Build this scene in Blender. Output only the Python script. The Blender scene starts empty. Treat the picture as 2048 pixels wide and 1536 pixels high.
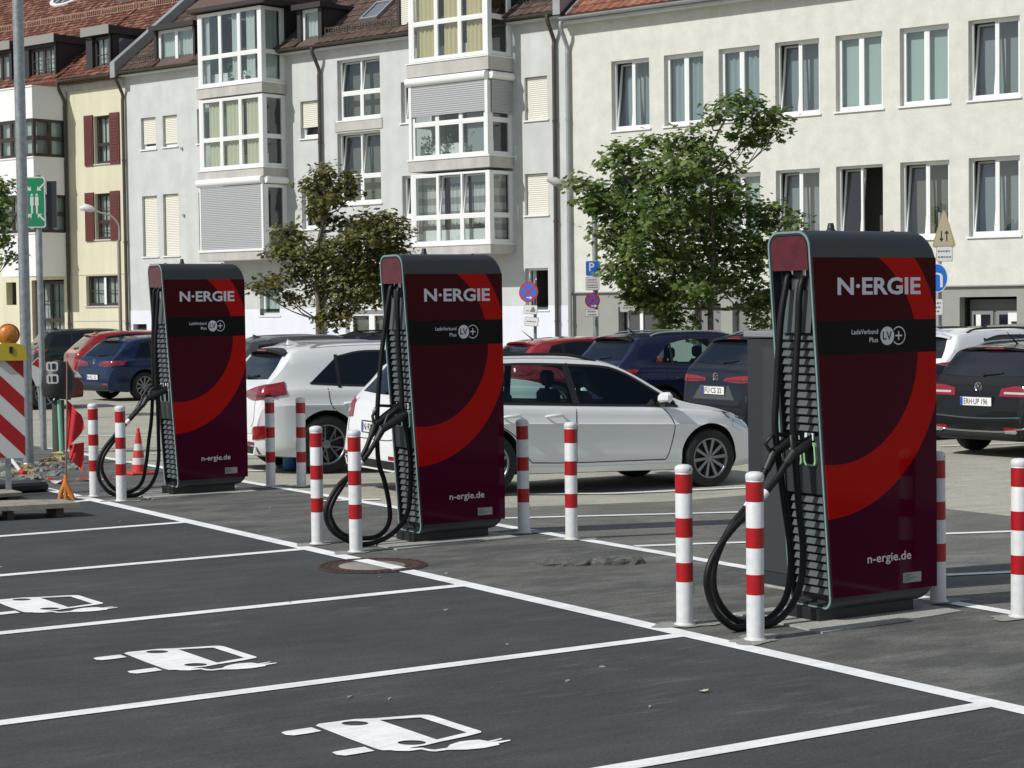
import bpy, bmesh, math, random
import numpy as np
from mathutils import Vector, Matrix
from mathutils.bvhtree import BVHTree
random.seed(7)
PI = math.pi; R = math.radians
sc = bpy.context.scene
# ------------------------------------------------------------------ camera
# world: X runs across the charging bays, Y runs away along the row of chargers, Z up
PITCH, ROLL, FPX, CAMH = R(2.38132), R(-0.73305), 3838.46, 2.0
def _frame():
    cp, sp = math.cos(PITCH), math.sin(PITCH)
    fw = Vector((0, cp, -sp)); up = Vector((0, sp, cp)); rt = Vector((1, 0, 0))
    cr, sr = math.cos(ROLL), math.sin(ROLL)
    rt, up = cr*rt + sr*up, -sr*rt + cr*up
    Av = Vector((math.sin(R(-32.285)), math.cos(R(-32.285)), 0)); Bv = Vector((math.sin(R(57.715)), math.cos(R(57.715)), 0))
    f = lambda v: Vector((v.dot(Bv), v.dot(Av), v.z))
    return f(rt), f(up), f(fw)
RT, UP, FW = _frame()
cam = bpy.data.cameras.new('camera'); camo = bpy.data.objects.new('camera', cam); sc.collection.objects.link(camo)
cam.sensor_width = 36; cam.lens = FPX/2048*36; cam.clip_end = 2000; cam.clip_start = .1
mw = Matrix.Identity(4)
for i in range(3):
    mw[i][0] = RT[i]; mw[i][1] = UP[i]; mw[i][2] = -FW[i]
mw.translation = Vector((0, 0, CAMH)); camo.matrix_world = mw
sc.camera = camo
# ------------------------------------------------------------------ sky, sun, exposure
SUN_EL = R(40); SUN_H = Vector((-0.9995, 0.02, 0)).normalized()
w = bpy.data.worlds.new('World'); sc.world = w; w.use_nodes = True
nt = w.node_tree; nt.nodes.clear()
o_ = nt.nodes.new('ShaderNodeOutputWorld'); bg = nt.nodes.new('ShaderNodeBackground'); sk = nt.nodes.new('ShaderNodeTexSky')
sk.sky_type = 'NISHITA'; sk.sun_disc = False; sk.sun_elevation = SUN_EL
sk.sun_rotation = math.atan2(SUN_H.x, SUN_H.y); sk.air_density = 1.0; sk.dust_density = .7
tc = nt.nodes.new('ShaderNodeTexCoord'); mp = nt.nodes.new('ShaderNodeMapping'); mp.inputs['Scale'].default_value = (1, 1, 2.6)
ns = nt.nodes.new('ShaderNodeTexNoise'); ns.inputs['Scale'].default_value = 2.6; ns.inputs['Detail'].default_value = 7; ns.inputs['Roughness'].default_value = .58
cr_ = nt.nodes.new('ShaderNodeValToRGB'); cr_.color_ramp.elements[0].position = .44; cr_.color_ramp.elements[1].position = .66
mx = nt.nodes.new('ShaderNodeMix'); mx.data_type = 'RGBA'; mx.inputs[7].default_value = (8.2, 8.4, 8.8, 1)
nt.links.new(tc.outputs['Generated'], mp.inputs[0]); nt.links.new(mp.outputs[0], ns.inputs[0]); nt.links.new(ns.outputs[0], cr_.inputs[0])
nt.links.new(cr_.outputs[0], mx.inputs[0]); nt.links.new(sk.outputs[0], mx.inputs[6]); nt.links.new(mx.outputs[2], bg.inputs[0])
bg.inputs[1].default_value = 0.085; nt.links.new(bg.outputs[0], o_.inputs[0])
sl = bpy.data.lights.new('sun', 'SUN'); sl.energy = 4.2; sl.angle = R(0.55); sl.color = (1, .975, .93)
so = bpy.data.objects.new('sun', sl); sc.collection.objects.link(so)
SUN_DIR = (SUN_H*math.cos(SUN_EL) + Vector((0, 0, math.sin(SUN_EL)))).normalized()
so.rotation_euler = SUN_DIR.to_track_quat('Z', 'Y').to_euler(); so.location = (0, 0, 30)
sc.view_settings.view_transform = 'Standard'; sc.view_settings.look = 'None'; sc.view_settings.gamma = 1
sc.view_settings.exposure = -0.2; sc.view_settings.use_curve_mapping = False
# ------------------------------------------------------------------ helpers
def ray(x, y): return ((x-1024)/FPX)*RT - ((y-768)/FPX)*UP + FW
def gpt(x, y, z=0.):
    d = ray(x, y); t = (z-CAMH)/d.z; return Vector((d.x*t, d.y*t, z))
def ony(x, y, Y):
    d = ray(x, y); t = Y/d.y; return Vector((d.x*t, Y, CAMH+d.z*t))
def atd(x, y, dep):
    d = ray(x, y); return Vector((0, 0, CAMH)) + d*dep
def slope(X): return -.035*min(max(X-9.25, 0), 3.0)
def gsl(x, y):
    z = 0.
    for _ in range(12):
        p = gpt(x, y, z); z = slope(p.x)
    return Vector((p.x, p.y, z))

def srgb(r, g, b):
    f = lambda c: (c/255/12.92) if c/255 <= .04045 else ((c/255+.055)/1.055)**2.4
    return (f(r), f(g), f(b))
def M(name, col, rough=.5, metal=0., var=0., vs=4., bump=0., bs=80., coat=0., spec=None, streak=0., detail=4, emis=None, trans=0.):
    m = bpy.data.materials.new(name); m.use_nodes = True; t = m.node_tree; b = t.nodes['Principled BSDF']
    b.inputs['Base Color'].default_value = (*col, 1); b.inputs['Roughness'].default_value = rough; b.inputs['Metallic'].default_value = metal
    if coat: b.inputs['Coat Weight'].default_value = coat; b.inputs['Coat Roughness'].default_value = .04
    if spec is not None: b.inputs['Specular IOR Level'].default_value = spec
    if emis: b.inputs['Emission Color'].default_value = (*emis[0], 1); b.inputs['Emission Strength'].default_value = emis[1]
    L = t.links.new; tc = None
    if var or bump or streak: tc = t.nodes.new('ShaderNodeTexCoord')
    if var or streak:
        n = t.nodes.new('ShaderNodeTexNoise'); n.inputs['Scale'].default_value = vs; n.inputs['Detail'].default_value = detail; n.inputs['Roughness'].default_value = .65
        L(tc.outputs['Object'], n.inputs[0])
        mr = t.nodes.new('ShaderNodeMapRange'); mr.inputs[1].default_value = .3; mr.inputs[2].default_value = .7
        mr.inputs[3].default_value = 1-var; mr.inputs[4].default_value = 1+var; L(n.outputs[0], mr.inputs[0]); last = mr.outputs[0]
        if streak:
            mpn = t.nodes.new('ShaderNodeMapping'); mpn.inputs['Scale'].default_value = (2.2, 2.2, .16); L(tc.outputs['Object'], mpn.inputs[0])
            n2 = t.nodes.new('ShaderNodeTexNoise'); n2.inputs['Scale'].default_value = 1.3; n2.inputs['Detail'].default_value = 5; L(mpn.outputs[0], n2.inputs[0])
            m2 = t.nodes.new('ShaderNodeMapRange'); m2.inputs[1].default_value = .35; m2.inputs[2].default_value = .68; m2.inputs[3].default_value = 1-streak; m2.inputs[4].default_value = 1+streak*.4
            L(n2.outputs[0], m2.inputs[0]); mm = t.nodes.new('ShaderNodeMath'); mm.operation = 'MULTIPLY'; L(last, mm.inputs[0]); L(m2.outputs[0], mm.inputs[1]); last = mm.outputs[0]
        vm = t.nodes.new('ShaderNodeVectorMath'); vm.operation = 'SCALE'; vm.inputs[0].default_value = col; L(last, vm.inputs['Scale']); L(vm.outputs[0], b.inputs['Base Color'])
    if bump:
        n3 = t.nodes.new('ShaderNodeTexNoise'); n3.inputs['Scale'].default_value = bs; n3.inputs['Detail'].default_value = 3; L(tc.outputs['Object'], n3.inputs[0])
        bp = t.nodes.new('ShaderNodeBump'); bp.inputs['Strength'].default_value = bump; bp.inputs['Distance'].default_value = .02; L(n3.outputs[0], bp.inputs['Height']); L(bp.outputs[0], b.inputs['Normal'])
    return m
def glassmat(name, tint, ior=1.7, rough=.01):
    m = bpy.data.materials.new(name); m.use_nodes = True; t = m.node_tree; t.nodes.clear(); L = t.links.new
    o = t.nodes.new('ShaderNodeOutputMaterial'); mixn = t.nodes.new('ShaderNodeMixShader'); tr = t.nodes.new('ShaderNodeBsdfTransparent'); gl = t.nodes.new('ShaderNodeBsdfGlossy')
    tr.inputs[0].default_value = (*tint, 1); gl.inputs['Roughness'].default_value = rough; gl.inputs[0].default_value = (.95, .97, 1, 1)
    fr = t.nodes.new('ShaderNodeFresnel'); ge = t.nodes.new('ShaderNodeNewGeometry'); io = t.nodes.new('ShaderNodeMapRange'); io.inputs[3].default_value = ior; io.inputs[4].default_value = 1/ior; L(ge.outputs['Backfacing'], io.inputs[0]); L(io.outputs[0], fr.inputs[0])
    tcn = t.nodes.new('ShaderNodeTexCoord'); nz = t.nodes.new('ShaderNodeTexNoise'); nz.inputs['Scale'].default_value = 1.6; L(tcn.outputs['Object'], nz.inputs[0])
    bp = t.nodes.new('ShaderNodeBump'); bp.inputs['Strength'].default_value = .06; bp.inputs['Distance'].default_value = .05; L(nz.outputs[0], bp.inputs['Height']); L(bp.outputs[0], gl.inputs['Normal'])
    L(fr.outputs[0], mixn.inputs[0]); L(tr.outputs[0], mixn.inputs[1]); L(gl.outputs[0], mixn.inputs[2]); L(mixn.outputs[0], o.inputs[0])
    return m

class MB:
    """collects boxes, tubes and quads; build() links them as one mesh object"""
    def __init__(s, xf=None): s.v = []; s.f = []; s.mi = []; s.xf = xf; s.sm = []
    def add(s, vs, fs, mi=0, smooth=False):
        n = len(s.v)
        for p in vs: s.v.append(tuple(s.xf(*p)) if s.xf else tuple(p))
        for f in fs: s.f.append(tuple(n+i for i in f)); s.mi.append(mi); s.sm.append(smooth)
        return s
    def quad(s, a, b, c, d, mi=0): return s.add([a, b, c, d], [(0, 1, 2, 3)], mi)
    def box(s, x0, x1, y0, y1, z0, z1, mi=0, bev=0.):
        if bev > 0:
            b = min(bev, (x1-x0)/2.01, (y1-y0)/2.01, (z1-z0)/2.01); vs = []; 
            for zz, i in ((z0, 1), (z0+b, 0), (z1-b, 0), (z1, 1)):
                k = b if i else 0; e = b
                vs += [(x0+e, y0+k, zz), (x1-e, y0+k, zz), (x1-k, y0+e, zz), (x1-k, y1-e, zz), (x1-e, y1-k, zz), (x0+e, y1-k, zz), (x0+k, y1-e, zz), (x0+k, y0+e, zz)]
            fs = [tuple(range(7, -1, -1)), tuple(range(24, 32))]
            for l in range(3):
                for j in range(8): fs.append((l*8+j, l*8+(j+1) % 8, l*8+8+(j+1) % 8, l*8+8+j))
            return s.add(vs, fs, mi)
        return s.add([(x0, y0, z0), (x1, y0, z0), (x1, y1, z0), (x0, y1, z0), (x0, y0, z1), (x1, y0, z1), (x1, y1, z1), (x0, y1, z1)],
                     [(3, 2, 1, 0), (4, 5, 6, 7), (0, 1, 5, 4), (1, 2, 6, 5), (2, 3, 7, 6), (3, 0, 4, 7)], mi)
    def cyl(s, p0, p1, r0, r1=None, n=12, mi=0, cap=True, smooth=True):
        r1 = r0 if r1 is None else r1; p0 = Vector(p0); p1 = Vector(p1); d = (p1-p0).normalized()
        a = d.orthogonal().normalized(); b = d.cross(a); vs = []
        for p, r in ((p0, r0), (p1, r1)):
            for i in range(n): t = 2*PI*i/n; vs.append(p+(a*math.cos(t)+b*math.sin(t))*r)
        s.add(vs, [(i, (i+1) % n, n+(i+1) % n, n+i) for i in range(n)], mi, smooth)
        if cap: s.add(vs, [tuple(range(n-1, -1, -1)), tuple(range(n, 2*n))], mi)
        return s
    def tube(s, pts, r, n=8, mi=0, cap=True):
        pts = [Vector(p) for p in pts]; m = len(pts); rs = r if isinstance(r, (list, tuple)) else [r]*m
        vs = []; a = None
        for i, p in enumerate(pts):
            d = (pts[min(i+1, m-1)]-pts[max(i-1, 0)]).normalized()
            if a is None: a = d.orthogonal().normalized()
            a = (a-d*a.dot(d)); a = a.normalized() if a.length > 1e-6 else d.orthogonal().normalized(); b = d.cross(a)
            for k in range(n): t = 2*PI*k/n; vs.append(p+(a*math.cos(t)+b*math.sin(t))*rs[i])
        fs = [(i*n+k, i*n+(k+1) % n, (i+1)*n+(k+1) % n, (i+1)*n+k) for i in range(m-1) for k in range(n)]
        s.add(vs, fs, mi, True)
        if cap: s.add(vs, [tuple(range(n-1, -1, -1)), tuple(range((m-1)*n, m*n))], mi)
        return s
    def lathe(s, prof, c=(0, 0, 0), axis='z', n=24, mi=0, smooth=True):
        vs = []; m = len(prof)
        for r, h in prof:
            for k in range(n):
                t = 2*PI*k/n; a, b = r*math.cos(t), r*math.sin(t)
                q = (a, b, h) if axis == 'z' else ((a, h, b) if axis == 'y' else (h, a, b)); vs.append((c[0]+q[0], c[1]+q[1], c[2]+q[2]))
        return s.add(vs, [(i*n+k, i*n+(k+1) % n, (i+1)*n+(k+1) % n, (i+1)*n+k) for i in range(m-1) for k in range(n)], mi, smooth)
    def prism(s, poly, h0, h1, axis='z', mi=0):
        f = {'z': lambda a, b, h: (a, b, h), 'y': lambda a, b, h: (a, h, b), 'x': lambda a, b, h: (h, a, b)}[axis]; n = len(poly)
        vs = [f(a, b, h0) for a, b in poly]+[f(a, b, h1) for a, b in poly]
        return s.add(vs, [tuple(range(n-1, -1, -1)), tuple(range(n, 2*n))]+[(i, (i+1) % n, n+(i+1) % n, n+i) for i in range(n)], mi)
    def mesh(s, name, mats):
        me = bpy.data.meshes.new(name); me.from_pydata(s.v, [], s.f)
        for m in (mats if isinstance(mats, (list, tuple)) else [mats]): me.materials.append(m)
        me.polygons.foreach_set('material_index', s.mi); me.polygons.foreach_set('use_smooth', s.sm); me.update(); return me
    def build(s, name, mats, parent=None, **kw): return link(name, s.mesh(name, mats), parent, **kw)
def link(name, data, parent=None, **kw):
    o = bpy.data.objects.new(name, data); sc.collection.objects.link(o)
    if parent: o.parent = parent
    for k, v in kw.items():
        if v is not None: o[k] = v
    return o
def thing(name, label, cat, loc=(0, 0, 0), rz=0., group=None, mat=None):
    o = link(name, None, label=label, category=cat, group=group)
    if mat is not None: o.matrix_world = mat
    else: o.location = loc; o.rotation_euler = (0, 0, rz)
    return o
def copytree(o, parent=None):
    c = o.copy(); sc.collection.objects.link(c); c.parent = parent
    for ch in o.children: copytree(ch, c)
    return c
def fillcurve(splines, name='fill'):
    cu = bpy.data.curves.new(name, 'CURVE'); cu.dimensions = '2D'; cu.fill_mode = 'BOTH'
    for sp in splines:
        q = cu.splines.new('POLY'); q.points.add(len(sp)-1); q.use_cyclic_u = True
        for i, p in enumerate(sp): q.points[i].co = (p[0], p[1], 0, 1)
    ob = bpy.data.objects.new(name, cu); sc.collection.objects.link(ob)
    me = bpy.data.meshes.new_from_object(ob.evaluated_get(bpy.context.evaluated_depsgraph_get()))
    bpy.data.objects.remove(ob); bpy.data.curves.remove(cu); return me
def textmesh(txt, w, h, bold=.0, ref=None, fit=True):
    """2D mesh of the text scaled so that it is w wide and its reference glyphs are h high"""
    def mk(t):
        cu = bpy.data.curves.new('t', 'FONT'); cu.body = t; cu.size = 1; cu.offset = bold; cu.resolution_u = 3
        ob = bpy.data.objects.new('t', cu); sc.collection.objects.link(ob)
        me = bpy.data.meshes.new_from_object(ob.evaluated_get(bpy.context.evaluated_depsgraph_get()))
        bpy.data.objects.remove(ob); bpy.data.curves.remove(cu); return me
    me = mk(txt); co = np.array([v.co[:] for v in me.vertices])
    if ref: r = mk(ref); rc = np.array([v.co[:] for v in r.vertices]); hh = rc[:, 1].max()-rc[:, 1].min(); yb = rc[:, 1].min()
    else: hh = co[:, 1].max()-co[:, 1].min(); yb = co[:, 1].min()
    x0 = co[:, 0].min(); ww = co[:, 0].max()-x0
    for v in me.vertices: v.co = ((v.co.x-x0)*w/ww, (v.co.y-yb)*h/hh, 0)
    return me
def place2d(me, name, mat, parent, org, ux, uz, **kw):
    """put a flat mesh into the plane spanned by ux, uz at org (parent's local space)"""
    ux = Vector(ux); uz = Vector(uz); org = Vector(org)
    for v in me.vertices: v.co = org+ux*v.co.x+uz*v.co.y
    me.materials.clear(); me.materials.append(mat); me.update(); return link(name, me, parent, **kw)
def pchip(pts):
    x = np.array([p[0] for p in pts], float); y = np.array([p[1] for p in pts], float); h = np.diff(x); d = np.diff(y)/h; m = np.zeros(len(x))
    for i in range(1, len(x)-1):
        if d[i-1]*d[i] > 0: w1 = 2*h[i]+h[i-1]; w2 = h[i]+2*h[i-1]; m[i] = (w1+w2)/(w1/d[i-1]+w2/d[i])
    m[0] = d[0]; m[-1] = d[-1]
    def f(t):
        t = min(max(t, x[0]), x[-1]); i = min(int(np.searchsorted(x, t, 'right'))-1, len(h)-1); i = max(i, 0); s = (t-x[i])/h[i]
        return float(y[i]*(1+2*s)*(1-s)**2+h[i]*m[i]*s*(1-s)**2+y[i+1]*s*s*(3-2*s)+h[i]*m[i+1]*s*s*(s-1))
    return f
def smoothpath(pts, n=40):
    P = [Vector(p) for p in pts]; t = [0.]
    for i in range(1, len(P)): t.append(t[-1]+max((P[i]-P[i-1]).length, 1e-4))
    out = []; P = [P[0]*2-P[1]]+P+[P[-1]*2-P[-2]]
    for k in range(n+1):
        s = t[-1]*k/n; i = max(j for j in range(len(t)) if t[j] <= s+1e-9); i = min(i, len(t)-2); u = (s-t[i])/(t[i+1]-t[i])
        a, b, c, d = P[i:i+4]; out.append(.5*((2*b)+(c-a)*u+(2*a-5*b+4*c-d)*u*u+(3*b-a-3*c+d)*u**3))
    return out
# ------------------------------------------------------------------ materials
white = M('white_paint', (.80, .80, .78), .45)
red = M('signal_red', (.40, .008, .012), .38, var=.14, vs=16)
black = M('black_plastic', (.012, .012, .013), .5)
rubber = M('rubber', (.005, .005, .0055), .5, spec=.3)
anthr = M('anthracite_coat', (.030, .034, .040), .38, bump=.05, bs=600)
steel = M('galvanised_steel', (.33, .36, .37), .45, .55, var=.22, vs=14)
chrome = M('chrome', (.75, .75, .75), .15, 1.)
silver = M('satin_aluminium', (.62, .63, .64), .32, .85)
plastwhite = M('window_frame_white', (.80, .81, .80), .35)
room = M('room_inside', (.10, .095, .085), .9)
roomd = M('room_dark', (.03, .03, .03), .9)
lens_red = M('tail_light_red', (.24, .006, .010), .12, coat=1)
lens_dk = M('tail_light_dark_red', (.07, .004, .006), .1, coat=1)
lens_clear = M('lamp_clear', (.65, .66, .66), .1, metal=.4, coat=1)
plate_w = M('plate_white', (.78, .78, .76), .5)
ink = M('ink_black', (.02, .02, .02), .5)
euro = M('plate_blue', (.02, .06, .35), .5)
cardark = M('car_inside_dark', (.012, .012, .013), .8)
carglass = M('car_glass_dark', (.008, .012, .018), .05, spec=.45)
winglass = glassmat('window_pane_glass', (.76, .82, .80), 1.95)
sideglass = glassmat('car_side_glass', (.66, .80, .77), 1.5)
signblue = M('sign_blue', (.01, .13, .55), .4)
sheetg = M('sheet_metal_grey', (.34, .35, .36), .5, .3)
def ground_mat(name, col, col2, patch=.5, speck=.25, sscale=260, dust=None, dustscale=1.2, rough=.85, scuff=None, tyre=False, dlo=.52, dhi=.72):
    m = bpy.data.materials.new(name); m.use_nodes = True; t = m.node_tree; b = t.nodes['Principled BSDF']; L = t.links.new
    tcn = t.nodes.new('ShaderNodeTexCoord'); b.inputs['Roughness'].default_value = rough; b.inputs['Specular IOR Level'].default_value = .3
    def noise(sc_, det, rg=.6, src=tcn.outputs['Object']):
        n = t.nodes.new('ShaderNodeTexNoise'); n.inputs['Scale'].default_value = sc_; n.inputs['Detail'].default_value = det; n.inputs['Roughness'].default_value = rg; L(src, n.inputs[0]); return n.outputs[0]
    def rng(src, a, bb, c, d):
        r = t.nodes.new('ShaderNodeMapRange'); r.inputs[1].default_value = a; r.inputs[2].default_value = bb; r.inputs[3].default_value = c; r.inputs[4].default_value = d; L(src, r.inputs[0]); return r.outputs[0]
    mix = t.nodes.new('ShaderNodeMix'); mix.data_type = 'RGBA'; mix.inputs[6].default_value = (*col, 1); mix.inputs[7].default_value = (*col2, 1)
    L(rng(noise(.8, 6, .62), .5-patch*.25, .5+patch*.25, 0, 1), mix.inputs[0]); last = mix.outputs[2]
    if dust:
        mpn = t.nodes.new('ShaderNodeMapping'); mpn.inputs['Rotation'].default_value = (0, 0, .5); mpn.inputs['Scale'].default_value = (1, 2.4, 1); L(tcn.outputs['Object'], mpn.inputs[0])
        md = t.nodes.new('ShaderNodeMix'); md.data_type = 'RGBA'; md.inputs[7].default_value = (*dust, 1); L(last, md.inputs[6])
        L(rng(noise(dustscale, 9, .7, mpn.outputs[0]),  dlo, dhi, 0, .85), md.inputs[0]); last = md.outputs[2]
    if scuff:
        m3 = t.nodes.new('ShaderNodeMapping'); m3.inputs['Rotation'].default_value = (0, 0, .9); m3.inputs['Scale'].default_value = (1.2, 7, 1); L(tcn.outputs['Object'], m3.inputs[0])
        a1 = rng(noise(1.6, 12, .78, m3.outputs[0]), .52, .66, 0, 1); a2 = rng(noise(.55, 5, .65), .46, .66, 0, .62); mu = t.nodes.new('ShaderNodeMath'); mu.operation = 'MULTIPLY'; L(a1, mu.inputs[0]); L(a2, mu.inputs[1])
        ms = t.nodes.new('ShaderNodeMix'); ms.data_type = 'RGBA'; ms.inputs[7].default_value = (*scuff, 1); L(last, ms.inputs[6]); L(mu.outputs[0], ms.inputs[0]); last = ms.outputs[2]
        vo = t.nodes.new('ShaderNodeTexVoronoi'); vo.inputs['Scale'].default_value = 5; L(tcn.outputs['Object'], vo.inputs[0]); sd = rng(vo.outputs[0], .035, .02, 0, .8)
        mq = t.nodes.new('ShaderNodeMix'); mq.data_type = 'RGBA'; mq.inputs[7].default_value = (*scuff, 1); L(last, mq.inputs[6]); L(sd, mq.inputs[0]); last = mq.outputs[2]
    mot = t.nodes.new('ShaderNodeMapping'); mot.inputs['Rotation'].default_value = (0, 0, .58); mot.inputs['Scale'].default_value = (1, 3.2, 1); L(tcn.outputs['Object'], mot.inputs[0])
    v0 = t.nodes.new('ShaderNodeVectorMath'); v0.operation = 'SCALE'; L(last, v0.inputs[0]); L(rng(noise(1.7, 11, .76, mot.outputs[0]), .3, .7, .78, 1.22), v0.inputs['Scale']); last = v0.outputs[0]
    vm = t.nodes.new('ShaderNodeVectorMath'); vm.operation = 'SCALE'; L(last, vm.inputs[0])
    mm = t.nodes.new('ShaderNodeMath'); mm.operation = 'MULTIPLY'; L(rng(noise(sscale, 2), .3, .7, 1-speck, 1+speck), mm.inputs[0]); L(rng(noise(48, 5, .85), .3, .7, 1-speck*1.7, 1+speck*1.7), mm.inputs[1])
    L(mm.outputs[0], vm.inputs['Scale']); L(vm.outputs[0], b.inputs['Base Color'])
    bp = t.nodes.new('ShaderNodeBump'); bp.inputs['Strength'].default_value = .5; bp.inputs['Distance'].default_value = .006; L(noise(200, 3), bp.inputs['Height']); L(bp.outputs[0], b.inputs['Normal'])
    return m
roadwhite = ground_mat('road_marking_white', (.82, .83, .825), (.87, .88, .875), .6, .05, sscale=120, dust=(.45, .46, .45), dustscale=7, dlo=.60, dhi=.78)
asph_new = ground_mat('fresh_asphalt', (.050, .057, .060), (.070, .077, .079), .6, .26, scuff=(.17, .175, .17))
asph_strip = ground_mat('dusty_asphalt', (.070, .074, .073), (.120, .121, .108), .9, .28, dust=(.27, .27, .245), dustscale=1.3, scuff=(.36, .36, .33), dlo=.44, dhi=.86)
asph_mid = ground_mat('newer_lot_asphalt', (.13, .132, .120), (.185, .182, .16), .7, .3, dust=(.26, .25, .215))
asph_old = ground_mat('old_pale_asphalt', (.36, .35, .29), (.45, .435, .36), .7, .25, sscale=120)
concrete = ground_mat('concrete', (.34, .34, .31), (.43, .42, .38), .8, .18, sscale=90)

# ------------------------------------------------------------------ ground
def ground_grid(name, xs, ys, zoff, mat, **kw):
    b = MB(); vs = [(x, y, slope(x)+zoff) for y in ys for x in xs]; nx = len(xs)
    b.add(vs, [(j*nx+i, j*nx+i+1, (j+1)*nx+i+1, (j+1)*nx+i) for j in range(len(ys)-1) for i in range(nx-1)])
    return b.build(name, mat, kind='structure', **kw)
XS = [-400, -60, 0, 9.25, 10.25, 11.25, 12.25, 20, 60, 400]
ground_grid('ground', XS, [-400, -40, 0, 40, 80, 400], -.004, asph_old)
ground_grid('newer_lot_surface', [9.14, 9.25, 10.25, 11.25, 12.25, 13.9], [2, 16.2], .002, asph_mid)
ground_grid('charging_bay_asphalt', [-6, 7.0], [-3, 24.5], .000, asph_new)
ground_grid('charger_strip_asphalt', [7.0, 9.14], [-3, 28], .000, asph_strip)
def line(p0, p1, wd, z=.005, name='parking_line', mat=roadwhite):
    p0 = Vector((*p0, 0)); p1 = Vector((*p1, 0)); d = (p1-p0).normalized(); n = Vector((-d.y, d.x, 0))*wd/2
    k = max(1, int((p1-p0).length/.5)); b = MB(); vs = []
    for i in range(k+1):
        p = p0.lerp(p1, i/k); e = 1+random.uniform(-.02, .02)
        for q in (p-n*e, p+n*e): vs.append((q.x, q.y, slope(q.x)+z))
    b.add(vs, [(2*i, 2*i+2, 2*i+3, 2*i+1) for i in range(k)]); return b.build(name, mat, kind='structure')
line((7.0, 1), (7.0, 20.95), .14)
line((9.13, 1), (9.13, 27), .12)
for a in (1.68, 4.18, 6.68, 9.14, 11.70, 14.26, 16.75, 19.3): line((-4, a), (6.93, a), .115)
# bay lines of the far lot, read off the sloping surface
for (x0, y0, x1, y1) in ((1005, 1038, 1480, 1025.5), (1270, 1094, 1495, 1086), (1888, 1152, 2060, 1144), (1888, 1069, 2060, 1063), (1006, 990, 1500, 976),
                         (400, 946, 600, 940), (1880, 893, 2060, 886), (640, 1003, 760, 1000), (440, 905, 500, 900), (60, 815, 300, 808), (150, 873, 420, 868), (300, 908, 470, 903)):
    a = gsl(x0, y0); b_ = gsl(x1, y1); line((a.x, a.y), (b_.x, b_.y), .10, .009)
# electric-car symbol, outlined once from the nearest bay
SYM = dict(
 body=[(448,250),(472,237),(560,226),(710,206),(850,200),(1160,176),(1215,176),(1250,182),(1410,235),(1578,288),(1578,297),(1480,323),(1295,361),(1200,384),(1100,400),(1085,404),(1180,402),(1225,412),(1262,415),(1345,402),(1365,381),(1430,360),(1500,351),(1565,347),(1625,356),(1717,336),(1722,342),(1650,362),(1775,347),(1779,353),(1692,373),(1706,381),(1600,403),(1480,414),(1345,417),(1270,427),(1225,425),(1170,413),(1085,424),(1000,423),(960,418),(905,419),(865,410),(650,330)],
 glass=[(885,212),(1165,194),(1480,297),(1275,346)],
 t1=[(213,298),(235,289),(330,275),(420,262),(489,287),(400,303),(300,317),(245,314)], t2=[(560,433),(582,427),(680,410),(780,395),(850,422),(750,440),(650,455),(592,450)])
def zp(p): return gpt(500+p[0]/3.413, 1380+p[1]/3.413)
def ell(cx, cy, rx, ry): return [(cx+rx*math.cos(t*PI/10), cy+ry*math.sin(t*PI/10)) for t in range(20)]
org = zp((213, 298)); sp = lambda L_: [(zp(p).x-org.x, zp(p).y-org.y) for p in L_]
symme = fillcurve([sp(SYM['body']), sp(SYM['glass']), sp(ell(717, 235, 92, 15)), sp(ell(1105, 367, 97, 16)), sp(SYM['t1']), sp(SYM['t2'])], 'painted_car_symbol')
symme.materials.clear(); symme.materials.append(roadwhite)
for k in range(4):
    o = link('painted_car_symbol', symme, kind='structure'); o.location = (org.x-(0, .05, .05, .05)[k], org.y+(0, 2.38, 4.85, 7.35)[k], .0055)

# ------------------------------------------------------------------ buildings: local frame (s along the street to the left, d out of the wall, z up)
FO = Vector((32.754, 31.390, 0)); FD = Vector((-.30240, .95318, 0)); FN = Vector((-.95318, -.30240, 0))
FM = Matrix(((FD.x, FN.x, 0, FO.x), (FD.y, FN.y, 0, FO.y), (0, 0, 1, 0), (0, 0, 0, 1)))
def bframe(s=0): return FM @ Matrix.Translation((s, 0, 0))
def fpt(s, d, z): return FM @ Vector((s, d, z))
r_wall = M('cream_render', (.66, .655, .60), .9, var=.085, vs=2.6, streak=.04, bump=.6, bs=55, detail=8)
g_wall = M('pale_grey_render', (.575, .59, .575), .9, var=.09, vs=1.4, streak=.05, bump=.5, bs=55, detail=8)
g_base = M('white_blue_base_paint', (.74, .77, .84), .85, var=.03, vs=1, streak=.05, bump=.3)
y_wall = M('yellow_render', (.68, .645, .48), .9, var=.04, vs=1.2, streak=.07, bump=.5)
c_band = M('grey_base_render', (.30, .305, .28), .85, var=.05, vs=2, bump=.4)
bandm = M('bay_band_concrete', (.50, .485, .455), .85, var=.09, vs=2.5, streak=.12)
panelw = M('white_panel', (.80, .81, .80), .6)
brownf = M('dark_brown_frame', (.045, .034, .028), .5)
shut_w = M('roller_shutter_cream', (.74, .71, .63), .55)
shut_g = M('roller_shutter_grey', (.40, .41, .42), .5)
redsh = M('oxblood_shutter', (.115, .028, .026), .6, var=.1, vs=5)
gutterm = M('brown_gutter_metal', (.085, .075, .062), .5, .4, var=.2, vs=3)
zinc = M('zinc_sheet', (.36, .38, .39), .45, .4, var=.1, vs=3)
clad = M('dark_dormer_cladding', (.030, .026, .028), .55)
fascia = M('grey_fascia', (.26, .255, .235), .6)
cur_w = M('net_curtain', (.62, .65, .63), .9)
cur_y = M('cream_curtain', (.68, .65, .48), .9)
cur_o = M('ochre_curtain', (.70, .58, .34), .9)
cur_b = M('inner_blind_grey_green', (.46, .55, .53), .8)
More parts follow.
